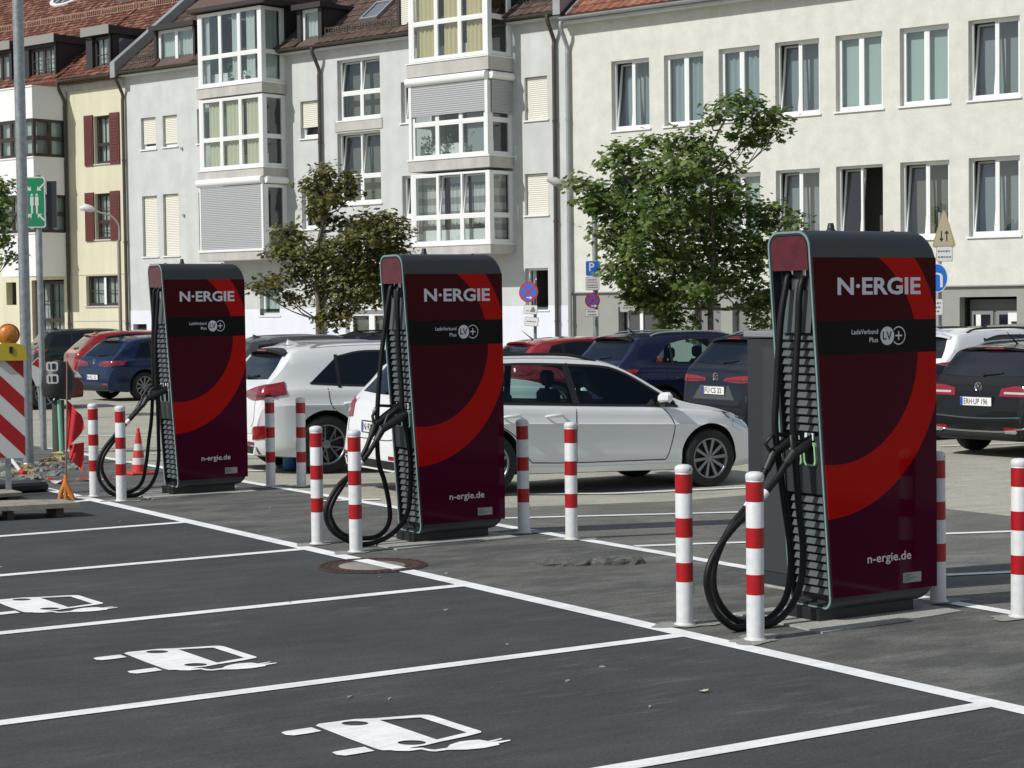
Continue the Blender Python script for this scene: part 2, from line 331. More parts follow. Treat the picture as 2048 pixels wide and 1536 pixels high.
cur_g = M('grey_roller_blind', (.30, .32, .34), .8); cur_d = M('dim_net_curtain', (.34, .40, .42), .9)
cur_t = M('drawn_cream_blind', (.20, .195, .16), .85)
checkm = bpy.data.materials.new('checked_curtain'); checkm.use_nodes = True
def _chk():
    t = checkm.node_tree; b = t.nodes['Principled BSDF']; L = t.links.new; tcn = t.nodes.new('ShaderNodeTexCoord'); sx = t.nodes.new('ShaderNodeSeparateXYZ'); L(tcn.outputs['Object'], sx.inputs[0])
    r = t.nodes.new('ShaderNodeMath'); r.operation = 'FRACT'; mu = t.nodes.new('ShaderNodeMath'); mu.operation = 'MULTIPLY'; mu.inputs[1].default_value = 2.6; L(sx.outputs[2], mu.inputs[0]); L(mu.outputs[0], r.inputs[0])
    c = t.nodes.new('ShaderNodeValToRGB'); e = c.color_ramp.elements; c.color_ramp.interpolation = 'CONSTANT'; e[0].color = (.58, .58, .56, 1); e[1].position = .5; e[1].color = (.30, .31, .31, 1)
    L(r.outputs[0], c.inputs[0]); L(c.outputs[0], b.inputs['Base Color']); b.inputs['Roughness'].default_value = .9
_chk()
def tilemat(name, a, b_, c):
    m = bpy.data.materials.new(name); m.use_nodes = True; t = m.node_tree; p = t.nodes['Principled BSDF']; L = t.links.new; p.inputs['Roughness'].default_value = .85
    g = t.nodes.new('ShaderNodeNewGeometry'); cr = t.nodes.new('ShaderNodeValToRGB'); e = cr.color_ramp.elements; e[0].color = (*a, 1); e[1].color = (*c, 1); n = cr.color_ramp.elements.new(.6); n.color = (*b_, 1)
    tcn = t.nodes.new('ShaderNodeTexCoord'); nz = t.nodes.new('ShaderNodeTexNoise'); nz.inputs['Scale'].default_value = 9; nz.inputs['Detail'].default_value = 5; L(tcn.outputs['Object'], nz.inputs[0])
    ad = t.nodes.new('ShaderNodeMath'); ad.operation = 'MULTIPLY_ADD'; L(g.outputs['Random Per Island'], ad.inputs[0]); ad.inputs[1].default_value = .65
    m2 = t.nodes.new('ShaderNodeMath'); m2.operation = 'MULTIPLY_ADD'; L(nz.outputs[0], m2.inputs[0]); m2.inputs[1].default_value = .9; m2.inputs[2].default_value = -.28
    L(m2.outputs[0], ad.inputs[2]); L(ad.outputs[0], cr.inputs[0]); L(cr.outputs[0], p.inputs['Base Color']); return m
tile_red = tilemat('red_clay_tile', (.060, .022, .014), (.15, .050, .030), (.42, .24, .15))
tile_brown = tilemat('brown_roof_tile', (.060, .040, .032), (.115, .075, .058), (.17, .12, .095))
tile_orange = tilemat('orange_roof_tile', (.14, .055, .036), (.28, .115, .07), (.38, .19, .13))

def wall(bld, s0, s1, z0, z1, ops, mat, d=0., name='wall', rev=.26, deep=1.3, rmat=None):
    b = MB(); S = sorted({s0, s1, *[q for o in ops for q in o[:2] if s0 < q < s1]}); Z = sorted({z0, z1, *[q for o in ops for q in o[2:4] if z0 < q < z1]})
    for i in range(len(S)-1):
        for j in range(len(Z)-1):
            cs, cz = (S[i]+S[i+1])/2, (Z[j]+Z[j+1])/2
            if any(o[0] < cs < o[1] and o[2] < cz < o[3] for o in ops): continue
            b.quad((S[i], d, Z[j]), (S[i+1], d, Z[j]), (S[i+1], d, Z[j+1]), (S[i], d, Z[j+1]))
    for o in ops:
        a, c, e, f = o[:4]
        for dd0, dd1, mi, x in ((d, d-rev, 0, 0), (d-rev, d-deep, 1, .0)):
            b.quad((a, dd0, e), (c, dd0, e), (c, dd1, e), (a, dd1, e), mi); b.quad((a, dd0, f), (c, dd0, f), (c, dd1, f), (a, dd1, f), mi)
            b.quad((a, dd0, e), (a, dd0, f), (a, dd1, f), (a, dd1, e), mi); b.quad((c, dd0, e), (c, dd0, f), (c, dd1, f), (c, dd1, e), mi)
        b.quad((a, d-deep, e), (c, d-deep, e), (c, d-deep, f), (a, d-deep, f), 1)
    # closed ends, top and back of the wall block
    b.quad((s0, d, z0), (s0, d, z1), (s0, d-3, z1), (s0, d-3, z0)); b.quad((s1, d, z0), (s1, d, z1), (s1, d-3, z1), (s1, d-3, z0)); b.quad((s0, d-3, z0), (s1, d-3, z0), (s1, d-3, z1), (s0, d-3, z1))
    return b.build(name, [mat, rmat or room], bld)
def rollshut(par, a, c, z0, z1, w, mat, xf=None, pitch=.055, name='roller_shutter'):
    b = MB(xf); n = max(2, int((z1-z0)/pitch)); h = (z1-z0)/n
    for i in range(n):
        z = z0+i*h; b.quad((a, w, z), (c, w, z), (c, w+.012, z+h*.5), (a, w+.012, z+h*.5)); b.quad((a, w+.012, z+h*.5), (c, w+.012, z+h*.5), (c, w, z+h*.86), (a, w, z+h*.86)); b.quad((a, w, z+h*.86), (c, w, z+h*.86), (c, w-.004, z+h), (a, w-.004, z+h))
    b.box(a, c, w-.01, w+.015, z0-.03, z0)
    return b.build(name, mat, par)
def curtain(par, a, c, z0, z1, w, mat, xf=None, name='curtain', amp=.03, wav=.16):
    if mat in (cur_b, cur_t, cur_g): amp = .002
    b = MB(xf); n = max(6, int((c-a)/.035)); ph = random.random()*6; vs = []
    for i in range(n+1):
        s = a+(c-a)*i/n; q = w+amp*math.sin(s*2*PI/wav+ph)+amp*.5*math.sin(s*2*PI/wav*2.3+ph*2); vs += [(s, q, z0), (s, q, z1)]
    b.add(vs, [(2*i, 2*i+2, 2*i+3, 2*i+1) for i in range(n)], 0, True); return b.build(name, mat, par)
def window(bld, a, c, z0, z1, cols=2, splits=(), w0=-.13, fm=None, tilt=(), cur=None, shut=0., sill=True, xf=None, munt=None, shm=None, fw=.06, open_=(), curz=None, shw=None, sillm=None, label=None):
    """a..c along the wall, splits = heights of transoms, tilt = (col,row) sashes tipped inwards at the top"""
    fm = fm or plastwhite; f = MB(xf); D = .07
    f.box(a, c, w0-D, w0, z0, z0+fw*1.15); f.box(a, c, w0-D, w0, z1-fw, z1); f.box(a, a+fw, w0-D, w0, z0+fw*1.15, z1-fw); f.box(c-fw, c, w0-D, w0, z0+fw*1.15, z1-fw)
    xs = [a+fw]; cw = (c-a-fw*2)/cols
    for i in range(1, cols):
        x = a+fw+cw*i; f.box(x-fw*.5, x+fw*.5, w0-D, w0-.001, z0+fw*1.15, z1-fw); xs += [x-fw*.5, x+fw*.5]
    xs.append(c-fw); zs = [z0+fw*1.15]
    for q in splits: f.box(a+fw, c-fw, w0-D, w0-.002, q-fw*.5, q+fw*.5); zs += [q-fw*.5, q+fw*.5]
    zs.append(z1-fw); win = f.build('window', fm, bld, label=label)
    for ci in range(cols):
        for ri in range(len(splits)+1):
            x0, x1, y0, y1 = xs[2*ci], xs[2*ci+1], zs[2*ri], zs[2*ri+1]; t = (ci, ri) in tilt; an = R(7.5) if t else 0; sf = fw*.62
            ww = w0-.035
            base = (lambda x, q, z: xf(x, q, z)) if xf else (lambda x, q, z: Vector((x, q, z)))
            tf = lambda x, q, z, an=an, y0=y0, ww=ww, base=base: base(x, ww+(q-ww)*math.cos(an)-(z-y0)*math.sin(an), y0+(z-y0)*math.cos(an)+(q-ww)*math.sin(an))
            if (ci, ri) in open_: continue
            s_ = MB(tf); s_.box(x0, x1, ww-.03, ww+.03, y0, y0+sf); s_.box(x0, x1, ww-.03, ww+.03, y1-sf, y1); s_.box(x0, x0+sf, ww-.03, ww+.03, y0+sf, y1-sf); s_.box(x1-sf, x1, ww-.03, ww+.03, y0+sf, y1-sf)
            if munt:
                for i in range(1, munt[0]): x = x0+sf+(x1-x0-2*sf)*i/munt[0]; s_.box(x-.013, x+.013, ww-.02, ww+.024, y0+sf, y1-sf)
                for i in range(1, munt[1]): y = y0+sf+(y1-y0-2*sf)*i/munt[1]; s_.box(x0+sf, x1-sf, ww-.019, ww+.023, y-.013, y+.013)
            s_.build('sash', fm, win)
            MB(tf).quad((x0+sf-.005, ww, y0+sf-.005), (x1-sf+.005, ww, y0+sf-.005), (x1-sf+.005, ww, y1-sf+.005), (x0+sf-.005, ww, y1-sf+.005)).build('pane', winglass, win)
    if cur:
        k = .35 if tilt else .16
        for (m_, lo, hi, zf) in (cur if isinstance(cur, list) else [(cur, 0, 1, 0)]):
            curtain(win, a+.04+(c-a-.08)*lo, a+.04+(c-a-.08)*hi, z0+.05+(z1-z0)*zf, z1-.03, w0-k, m_, xf)
    if shut: rollshut(win, a+.02, c-.02, z1-(z1-z0)*shut, z1-.01, w0+.03 if shw is None else shw, shm or shut_w, xf)
    if sill: MB(xf).box(a-.05, c+.05, w0, .045, z0-.045, z0-.004).build('sill', sillm or plastwhite, win)
    return win
def tiles(bld, s0, s1, l0, l1, d0, z0, pitch, mat, tw=.3, th=.34, name='roof_tiles', skip=None, flat=False):
    b = MB(); cp, sp_ = math.cos(R(pitch)), math.sin(R(pitch)); P_ = lambda s, l, h: (s, d0-l*cp+h*sp_*1, z0+l*sp_+h*cp)
    ni = int(math.ceil((l1-l0)/th)); nj = int(math.ceil((s1-s0)/tw))
    for i in range(ni):
        for j in range(nj):
            s = s0+j*tw+(tw/2 if (flat and i % 2) else 0); l = l0+i*th; e = min(s+tw, s1)-s
            if e < .04: continue
            if skip and skip(s+e/2, l+th/2): continue
            h = random.uniform(0, .010); vs = []; prof = ((0, .018), (.22, .052), (.42, .03), (.62, .014), (1, .018)) if not flat else ((0, .02), (.5, .026), (1, .02))
            for (u, q) in prof: vs.append(P_(s+u*e*.97, l-.03, q+.030+h)); 
            for (u, q) in prof: vs.append(P_(s+u*e*.97, l+th, q+.0+h))
            for (u, q) in prof: vs.append(P_(s+u*e*.97, l-.03, -.0))
            n = len(prof); b.add(vs, [(k, k+1, n+k+1, n+k) for k in range(n-1)]+[(2*n+k, 2*n+k+1, k+1, k) for k in range(n-1)])
    b.build(name, mat, bld, kind='stuff')
    r = MB(); r.add([P_(s0, l0, -.01), P_(s1, l0, -.01), P_(s1, l1, -.01), P_(s0, l1, -.01)], [(0, 1, 2, 3)])
    r.add([P_(s0, l0, -.2), P_(s1, l0, -.2), P_(s1, l1, -.2), P_(s0, l1, -.2), P_(s0, l0, -.01), P_(s0, l1, -.01), P_(s1, l0, -.01), P_(s1, l1, -.01)], [(0, 1, 2, 3), (0, 3, 5, 4), (1, 2, 7, 6), (0, 1, 6, 4)])
    return r.build('roof', mat, bld)
def gutter(bld, s0, s1, z, d=.36, r=.075, mat=None):
    b = MB(); pr = [(d+r*math.cos(t), z+r*math.sin(t)) for t in [PI+PI*k/8 for k in range(9)]]; pr = pr+[(d+(r-.012)*math.cos(t), z+(r-.012)*math.sin(t)) for t in [2*PI-PI*k/8 for k in range(9)]]
    b.prism(pr, s0, s1, 'x'); b.box(s0, s1, .002, d-.08, z-.10, z-.07)
    return b.build('gutter', mat or gutterm, bld)
def downpipe(bld, s, ztop, mat=None, d=.36, r=.055):
    b = MB(); b.tube(smoothpath([(s, d, ztop), (s, d, ztop-.15), (s, .1, ztop-.62), (s, .1, ztop-.8)], 10), r, 10, cap=False); b.cyl((s, .1, -.1), (s, .1, ztop-.78), r, n=10)
    for z in (1.5, 4.2, 6.9): b.cyl((s, .1, z), (s, .1, z+.05), r+.015, n=10)
    return b.build('downpipe', mat or gutterm, bld)
def snowguard(bld, s0, s1, l, d0, z0, pitch, mat, n=None, h=.2):
    cp, sp_ = math.cos(R(pitch)), math.sin(R(pitch)); y = d0-l*cp; z = z0+l*sp_+.05; b = MB()
    b.box(s0, s1, y-.012, y+.012, z+h-.03, z+h); b.box(s0, s1, y-.012, y+.012, z+.02, z+.045)
    k = int((s1-s0)/.11)
    for i in range(k+1): s = s0+(s1-s0)*i/k; b.box(s-.011, s+.011, y-.010, y+.010, z+.045, z+h-.03)
    for i in range(int((s1-s0)/.9)+1): s = s0+.1+i*.9; b.box(s-.02, s+.02, y+.0121, y+.025, z-.01, z+h+.02)
    return b.build('snow_guard', mat, bld)
def skylight(bld, s0, s1, l0, l1, d0, z0, pitch):
    cp, sp_ = math.cos(R(pitch)), math.sin(R(pitch)); xf = lambda s, l, h: (s, d0-l*cp+h*sp_, z0+l*sp_+h*cp)
    f = MB(xf); 
    for (a, c, e, g) in ((s0, s1, l0, l0+.08), (s0, s1, l1-.08, l1), (s0, s0+.07, l0+.08, l1-.08), (s1-.07, s1, l0+.08, l1-.08)): f.box(a, c, e, g, -.02, .14)
    w_ = f.build('skylight', zinc, bld); MB(xf).box(s0+.07, s1-.07, l0+.08, l1-.08, .05, .11).build('pane', skyp, w_); return w_
skyp = M('skylight_glass', (.10, .12, .14), .05, spec=1, coat=1)

# ---- right building -------------------------------------------------------
rb = thing('apartment_building', 'long cream rendered apartment building with rows of white casement windows and a grey base', 'building', mat=bframe(0))
ops = []; cols = [(9.49, 10.72), (7.79, 9.02), (6.1, 7.33), (4.40, 5.66), (2.68, 3.95), (.95, 2.22), (-.80, .46), (-2.55, -1.3), (-4.3, -3.05)]
for a, c in cols: ops += [(a, c, 6.54, 8.36), (a, c, 3.42, 5.22)]
wall(rb, -6, 12.2, 2.3, 9.5, ops, r_wall)
door = (-.70, .72, -.1, 2.03); gops = [door, (1.45, 1.75, -.1, 2.0)]+[(s, s+.8, -.1, 1.95) for s in (3.9, 5.05, 6.2, 7.35)]+[(9.1, 10.6, -.1, 1.9)]
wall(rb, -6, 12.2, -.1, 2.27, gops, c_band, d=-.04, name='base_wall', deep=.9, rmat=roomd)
MB().box(-6, 12.2, -.04, .035, 2.27, 2.3).build('drip_ledge', c_band, rb)
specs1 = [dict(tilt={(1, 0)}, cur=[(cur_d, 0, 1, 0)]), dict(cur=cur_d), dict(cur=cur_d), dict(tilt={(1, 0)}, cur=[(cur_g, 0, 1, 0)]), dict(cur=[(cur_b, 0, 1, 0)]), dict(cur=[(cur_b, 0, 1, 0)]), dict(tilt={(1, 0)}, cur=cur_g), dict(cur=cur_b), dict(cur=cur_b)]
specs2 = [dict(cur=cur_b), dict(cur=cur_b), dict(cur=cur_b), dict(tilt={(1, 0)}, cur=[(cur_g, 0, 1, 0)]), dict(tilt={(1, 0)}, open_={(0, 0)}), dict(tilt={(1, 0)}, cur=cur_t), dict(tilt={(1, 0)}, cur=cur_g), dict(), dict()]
for (a, c), s1, s2 in zip(cols, specs1, specs2):
    window(rb, a, c, 6.54, 8.36, 2, **s1); window(rb, a, c, 3.42, 5.22, 2, **s2)
gutter(rb, -6, 12.12, 9.62, .40, .08, zinc); MB().box(-6, 12.2, .002, .33, 9.46, 9.52).build('eaves_soffit', g_wall, rb)
tiles(rb, -6, 11.9, 0, 3.4, .38, 9.66, 38, tile_orange, .30, .36, flat=False)
snowguard(rb, 8.6, 11.6, .55, .38, 9.66, 38, gutterm)
downpipe(rb, 12.12, 9.5, zinc)
# doors in the grey base
dd = MB(); dd.box(-.64, .66, -.5, -.44, -.1, 1.97); dd.build('door_surround', M('door_grey', (.15, .16, .155), .5), rb)
for s0, s1 in ((-.60, -.02), (.06, .62)):
    d1 = MB(); d1.box(s0, s1, -.44, -.41, -.08, 1.72); do = d1.build('door', M('door_frame_grey', (.22, .23, .225), .45), rb); MB().box(s0+.07, s1-.07, -.41, -.405, 0, 1.62).build('pane', carglass, do)
nb = MB(); nb.box(-.62, -.32, -.40, -.385, 1.1, 1.66); no_ = nb.build('notice_board', panelw, rb); MB().box(-.56, -.40, -.384, -.382, 1.40, 1.46).box(-.54, -.36, -.384, -.382, 1.18, 1.22).build('print', ink, no_)
MB().box(.36, .48, -.40, -.385, 1.33, 1.62).build('notice', panelw, rb)
for s in (3.9, 5.05, 6.2, 7.35): 
    gd = MB(); gd.box(s+.02, s+.78, -.30, -.25, -.1, 1.9); gdo = gd.build('garage_door', M('garage_grey', (.20, .205, .20), .6), rb); MB().box(s+.37, s+.41, -.25, -.23, -.1, 1.9).build('door_post', panelw, gdo)
gd = MB(); gd.box(9.15, 10.55, -.35, -.30, -.1, 1.85); gd.build('garage_door', M('garage_dark', (.07, .072, .07), .6), rb)
[MB().box(*q).build('white_post', panelw, rb) for q in ((9.95, 10.05, -.29, -.25, -.1, 1.86), (3.5, 3.72, -.038, .01, -.1, 2.25))]

# ---- grey building with bay windows ---------------------------------------
gb = thing('apartment_building', 'pale grey apartment building with stacked white bay windows and a brown tiled roof', 'building', mat=bframe(12.2)); O = 12.2
def gs(*p): return (p[0]-O, p[1]-O, *p[2:])
G_W = [  # s0,s1,z0,z1,kwargs
 (29.35, 30.1, 7.23, 8.26, dict(cols=1, shut=.80)), (28.28, 29.0, 7.25, 8.26, dict(cols=1, shut=.86)), (29.35, 30.12, 3.72, 5.70, dict(cols=1, shut=1)), (28.28, 29.06, 3.72, 5.72, dict(cols=1, shut=1)),
 (26.35, 27.3, 7.25, 8.35, dict(cols=1)), (26.35, 27.3, 3.85, 5.70, dict(cols=1)),
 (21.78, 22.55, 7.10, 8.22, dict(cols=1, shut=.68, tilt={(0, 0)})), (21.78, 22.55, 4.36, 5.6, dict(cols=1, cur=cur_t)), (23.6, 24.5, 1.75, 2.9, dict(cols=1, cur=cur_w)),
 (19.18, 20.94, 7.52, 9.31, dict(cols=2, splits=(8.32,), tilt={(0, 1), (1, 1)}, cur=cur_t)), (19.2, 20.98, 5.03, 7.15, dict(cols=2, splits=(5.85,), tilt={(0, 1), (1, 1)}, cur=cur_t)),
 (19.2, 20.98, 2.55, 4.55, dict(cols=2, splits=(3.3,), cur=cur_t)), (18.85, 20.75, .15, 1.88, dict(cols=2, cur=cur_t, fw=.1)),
 (17.75, 18.35, 7.28, 8.45, dict(cols=1, tilt={(0, 0)})), (17.75, 18.35, 4.55, 5.75, dict(cols=1, tilt={(0, 0)})),
 (12.90, 13.70, 7.02, 8.19, dict(cols=1, shut=1)), (12.92, 13.73, 4.43, 5.56, dict(cols=1, shut=.97)), (12.95, 13.76, 1.84, 2.98, dict(cols=1, open_={(0, 0)}, cur=[(cur_w, .85, 1, 0)]))]
wall(gb, 0, 30.9-O, 1.95, 9.75, [gs(*q[:4]) for q in G_W if q[2] > 1.9]+[(23.6-O, 24.5-O, 1.75, 2.9), (12.95-O, 13.76-O, 1.84, 2.98)]+[(23.35-O, 25.95-O, z0, z1) for z0, z1 in ((3.8, 5.7), (6.35, 8.4), (8.9, 9.74))]+[(14.3-O, 16.9-O, z0, z1) for z0, z1 in ((3.75, 5.6), (6.2, 8.1), (8.85, 9.74))], g_wall)
wall(gb, 0, 30.9-O, -.1, 1.95, [(18.85-O, 20.75-O, .15, 1.88), (30.0-O, 30.7-O, -.1, 1.5), (23.6-O, 24.5-O, 1.75, 1.95), (12.95-O, 13.76-O, 1.84, 1.95)], g_base, d=.012, name='base_wall')
for q in G_W: window(gb, q[0]-O, q[1]-O, q[2], q[3], **q[4])
MB().box(30.05-O, 30.65-O, -.2, -.15, -.1, 1.45).build('door', cardark, gb)
MB().box(19.1-O, 21.05-O, -.0, .03, 7.20, 7.50).build('lintel_band', bandm, gb)
for (s, z) in ((28.05, 7.15), (28.02, 5.0)): MB().cyl((s-O, 0, z), (s-O, .05, z), .05, n=10).build('vent_cap', zinc, gb)
for a, c in ((23.08-O, 14.25), (30.72-O, 26.15-O), (17.0-O, 0)): pass
gutter(gb, 17.1-O, 23.15-O, 9.80, .36, .075); gutter(gb, 26.15-O, 30.75-O, 9.80, .36, .075); gutter(gb, .1, 14.05-O, 9.80, .36, .075)
for a, c in ((17.06, 23.18), (26.12, 30.85), (12.22, 14.1)): MB().box(a-O, c-O, .002, .29, 9.66, 9.70).build('eaves_soffit', g_wall, gb)
downpipe(gb, 21.62-O, 9.74); downpipe(gb, 12.58-O, 9.74)
PZ = 9.82
tiles(gb, 0, 30.8-O, 0, 5.2, .33, PZ, 38, tile_brown, .30, .36, skip=lambda s, l: (23.3-O < s < 26-O) or (14.2-O < s < 17-O) or (27.3-O < s < 29.1-O and l < 2) or (21.6-O < s < 22.4-O and l < 2.2) or (19.55-O < s < 20.4-O and .9 < l < 2.0))
snowguard(gb, 18.6-O, 21.5-O, .42, .33, PZ, 38, gutterm); snowguard(gb, 29.35-O, 30.5-O, .42, .33, PZ, 38, gutterm); snowguard(gb, 26.3-O, 27.2-O, .42, .33, PZ, 38, gutterm); snowguard(gb, 12.5-O, 13.9-O, .55, .33, PZ, 38, gutterm)
skylight(gb, 19.62-O, 20.35-O, .95, 1.95, .33, PZ, 38)
# firewall flashing up the slope between grey and yellow roofs
fl = MB(); c38, s38 = math.cos(R(38)), math.sin(R(38))
for a, c, m_, h in ((30.78, 31.02, 0, .34),):
    fl.add([(a-O, .5, 9.62), (c-O, .5, 9.62), (c-O, .5-6*c38, 9.62+6*s38), (a-O, .5-6*c38, 9.62+6*s38), (a-O, .5, 10.12), (c-O, .5, 10.12), (c-O, .5-6*c38, 10.12+6*s38), (a-O, .5-6*c38, 10.12+6*s38)], [(0, 1, 5, 4), (0, 4, 7, 3), (1, 2, 6, 5), (4, 5, 6, 7)])
fl.build('party_wall_flashing', zinc, gb)
fl = MB(); fl.add([(0-.12, .45, 9.7), (.12, .45, 9.7), (.12, .45-4*c38, 9.7+4*s38), (-.12, .45-4*c38, 9.7+4*s38), (-.12, .45, 10.1), (.12, .45, 10.1), (.12, .45-4*c38, 10.1+4*s38), (-.12, .45-4*c38, 10.1+4*s38)], [(0, 1, 5, 4), (0, 4, 7, 3), (1, 2, 6, 5), (4, 5, 6, 7)]); fl.build('party_wall_flashing', zinc, gb)
def dormer(bld, s0, s1, zb, zt, fm, win, d=.12, back=3.2, over=.10, fas=.14, cm=None, fcm=None, cheekglass=False):
    b = MB(); cm = cm or clad
    b.box(s0, s0+.06, d-back, d-.02, zb+.01, zt-fas); b.box(s1-.06, s1, d-back, d-.02, zb+.01, zt-fas)
    b.box(s0, s1, d-back, d-back+.1, zb, zt-fas)
    b.box(s0, win[0], d-.10, d, zb+.01, zt-fas); b.box(win[1], s1, d-.10, d, zb+.01, zt-fas); b.box(win[0], win[1], d-.10, d, zb-.02, win[2]); 
    if win[3] < zt-fas-.01: b.box(win[0], win[1], d-.10, d, win[3], zt-fas)
    dm = b.build('dormer', cm, bld)
    MB().box(s0-over, s1+over, d-back, d+.12, zt-fas, zt-.02).build('dormer_roof', clad, dm)
    MB().box(s0-over, s1+over, d+.1205, d+.15, zt-fas-.02, zt).build('fascia_board', fcm or fascia, dm)
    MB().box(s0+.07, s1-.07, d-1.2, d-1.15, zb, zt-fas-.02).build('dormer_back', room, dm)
    if cheekglass: MB().add([(s0-.012, d-.35, zb+.35), (s0-.012, d-.35, zt-fas-.12), (s0-.012, d-2.0, zt-fas-.12), (s0-.012, d-1.9, zb+1.2)], [(0, 1, 2, 3)]).build('cheek_pane', skyp, dm)
    return dm
def wshift(d): return lambda a, q, z: Vector((a, q+d, z))
dormer(gb, 27.2-O, 29.2-O, 9.78, 11.15, None, (27.3-O, 29.1-O, 9.84, 11.0), fcm=clad); window(gb, 27.32-O, 29.08-O, 9.84, 11.0, 2, cur=cur_w, xf=wshift(.16), sill=True)
dormer(gb, 21.45-O, 22.5-O, 9.75, 11.1, None, (21.6-O, 22.35-O, 9.8, 10.95), fcm=clad, back=4); window(gb, 21.6-O, 22.36-O, 9.8, 10.95, 1, cur=cur_w, xf=wshift(.16))
dormer(gb, 17.2-O, 18.35-O, 9.75, 11.9, None, (17.3-O, 18.25-O, 9.82, 11.6), fcm=clad, back=4); window(gb, 17.3-O, 18.25-O, 9.82, 11.6, 1, xf=wshift(.16), shut=.99)
def bay(bld, s0, s1, D, levels, bands, ztop, name_r=None):
    """levels: (z0,z1,split,kwargs_front,kwargs_side); three lights in front, one each side"""
    for z0, z1 in bands: bo = MB().box(s0-.05, s1+.05, 0, D+.05, z0, z1).build('bay_band', bandm, bld)
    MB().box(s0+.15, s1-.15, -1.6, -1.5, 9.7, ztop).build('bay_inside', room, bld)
    for (z0, z1) in bands: MB().box(s0-.075, s1+.075, 0, D+.075, z1, z1+.035).build('bay_sill', plastwhite, bld)
    for (z0, z1, spl, kf, ks) in levels:
        xr = lambda a, q, z: Vector((s0-q, a, z)); xl = lambda a, q, z: Vector((s1+q, a, z)); xF = lambda a, q, z: Vector((a, D+q, z))
        for sa in (s0, s1-.09): MB().box(sa, sa+.09, D-.09, D-.002, z0, z1).build('bay_corner_post', plastwhite, bld)
        for sa in (s0, s1-.05): MB().box(sa+.0, sa+.05, 0, .06, z0, z1).build('bay_wall_post', plastwhite, bld)
        MB().box(s0+.12, s1-.12, D-.34, D-.30, z0, z0+.42).build('inner_parapet', panelw, bld)
        window(bld, s0+.09, s1-.09, z0, z1, 3, (spl,), xf=xF, w0=-.005, sill=False, **kf)
        window(bld, .06, D-.09, z0, z1, 1, (spl,), xf=xr, w0=-.005, sill=False, **ks); window(bld, .06, D-.09, z0, z1, 1, (spl,), xf=xl, w0=-.005, sill=False, **ks)
    return bo
b0, b1 = 23.2-O, 26.1-O
lowwall = dict(cur=[(cur_w, 0, 1, 0)])
bay(gb, b0, b1, .95, [(3.76, 5.74, 4.35, dict(), dict()), (6.27, 8.46, 7.2, dict(cur=[(cur_y, .0, .30, 0), (cur_y, .34, .64, 0), (cur_y, .68, .93, 0)]), dict()), (8.84, 11.1, 9.75, dict(cur=[(cur_w, .12, .26, 0), (cur_w, .40, .5, 0), (cur_w, .9, 1, 0)]), dict(cur=cur_w))], [(3.46, 3.72), (5.98, 6.23), (8.50, 8.80)], 11.15)
# closed grey roller shutter with its box on the lowest storey of the left bay
rollshut(gb, b0+.08, b1-.06, 3.80, 5.74, .985, shut_g)
def sbox(a, c, z, D, s0):
    t = MB(); t.cyl((a, D+.03, z), (c, D+.03, z), .12, n=14); t.build('roller_box', plastwhite, gb)
sbox(b0+.02, b1+.08, 5.87, .95, 0); [MB().box(*q).build('shutter_rail', plastwhite, gb) for q in ((b0, b0+.08, .955, 1.0, 3.801, 5.76), (b1-.06, b1, .955, 1.0, 3.801, 5.76), (b0, b1, .955, 1.03, 3.73, 3.80))]
MB().cyl((b0-.04, .02, 5.87), (b0-.04, .93, 5.87), .11, n=14).build('roller_box', plastwhite, gb)
MB().box(b0-.35, b1+.3, -.3, 1.15, 11.15, 11.27).build('bay_roof', clad, gb)
MB().add([(b0-.35, 1.15, 11.27), (b1+.3, 1.15, 11.27), (b1+.3, -2.2, 13.4), (b0-.35, -2.2, 13.4), (b0-.35, -2.2, 11.27), (b1+.3, -2.2, 11.27)], [(0, 1, 2, 3), (0, 3, 4), (1, 5, 2)]).build('bay_roof_slope', tile_brown, gb)
[MB().box(q, q+.1, -2.4, 0, 9.6, 11.12).build('bay_cheek', clad, gb) for q in (b0, b1-.1)]
c0, c1 = 14.15-O, 17.08-O
chk = [(checkm, 0, .31, 0), (checkm, .36, .62, 0), (checkm, .68, 1, 0)]
bay(gb, c0, c1, 1.0, [(3.68, 5.66, 4.45, dict(cur=chk, tilt={(0, 1), (1, 1)}), dict(cur=checkm)), (6.08, 8.1, 7.05, dict(cur=[(cur_g, .02, .3, .0), (cur_g, .36, .4, 0)]), dict()), (8.80, 11.3, 9.85, dict(cur=[(cur_o, .05, .28, 0), (cur_o, .36, .6, 0), (cur_o, .68, .98, 0)]), dict(cur=None)), (11.6, 13.6, 12.4, dict(), dict())], [(3.40, 3.64), (5.74, 6.04), (8.38, 8.74), (11.33, 11.57)], 13.7)
rollshut(gb, c0+.10, c1-.10, 7.30, 8.12, 1.03, shut_g); MB().cyl((c0+.02, 1.03, 8.24), (c1+.06, 1.03, 8.24), .12, n=14).build('roller_box', plastwhite, gb); MB().cyl((c0-.04, .02, 8.24), (c0-.04, .97, 8.24), .11, n=14).build('roller_box', plastwhite, gb)
rollshut(gb, .06, .9, 7.25, 8.12, .035, shut_g, xf=lambda a, q, z: Vector((c0-q, a, z)))
[MB().box(*q).build('shutter_rail', plastwhite, gb) for q in ((c0, c0+.10, 1.003, 1.045, 6.07, 8.13), (c1-.10, c1, 1.003, 1.045, 6.07, 8.13))]
MB().box(c0-.3, c1+.3, -1, 1.2, 13.7, 13.85).build('bay_roof', clad, gb); [MB().box(q, q+.1, -2.4, 0, 9.6, 13.7).build('bay_cheek', clad, gb) for q in (c0, c1-.1)]
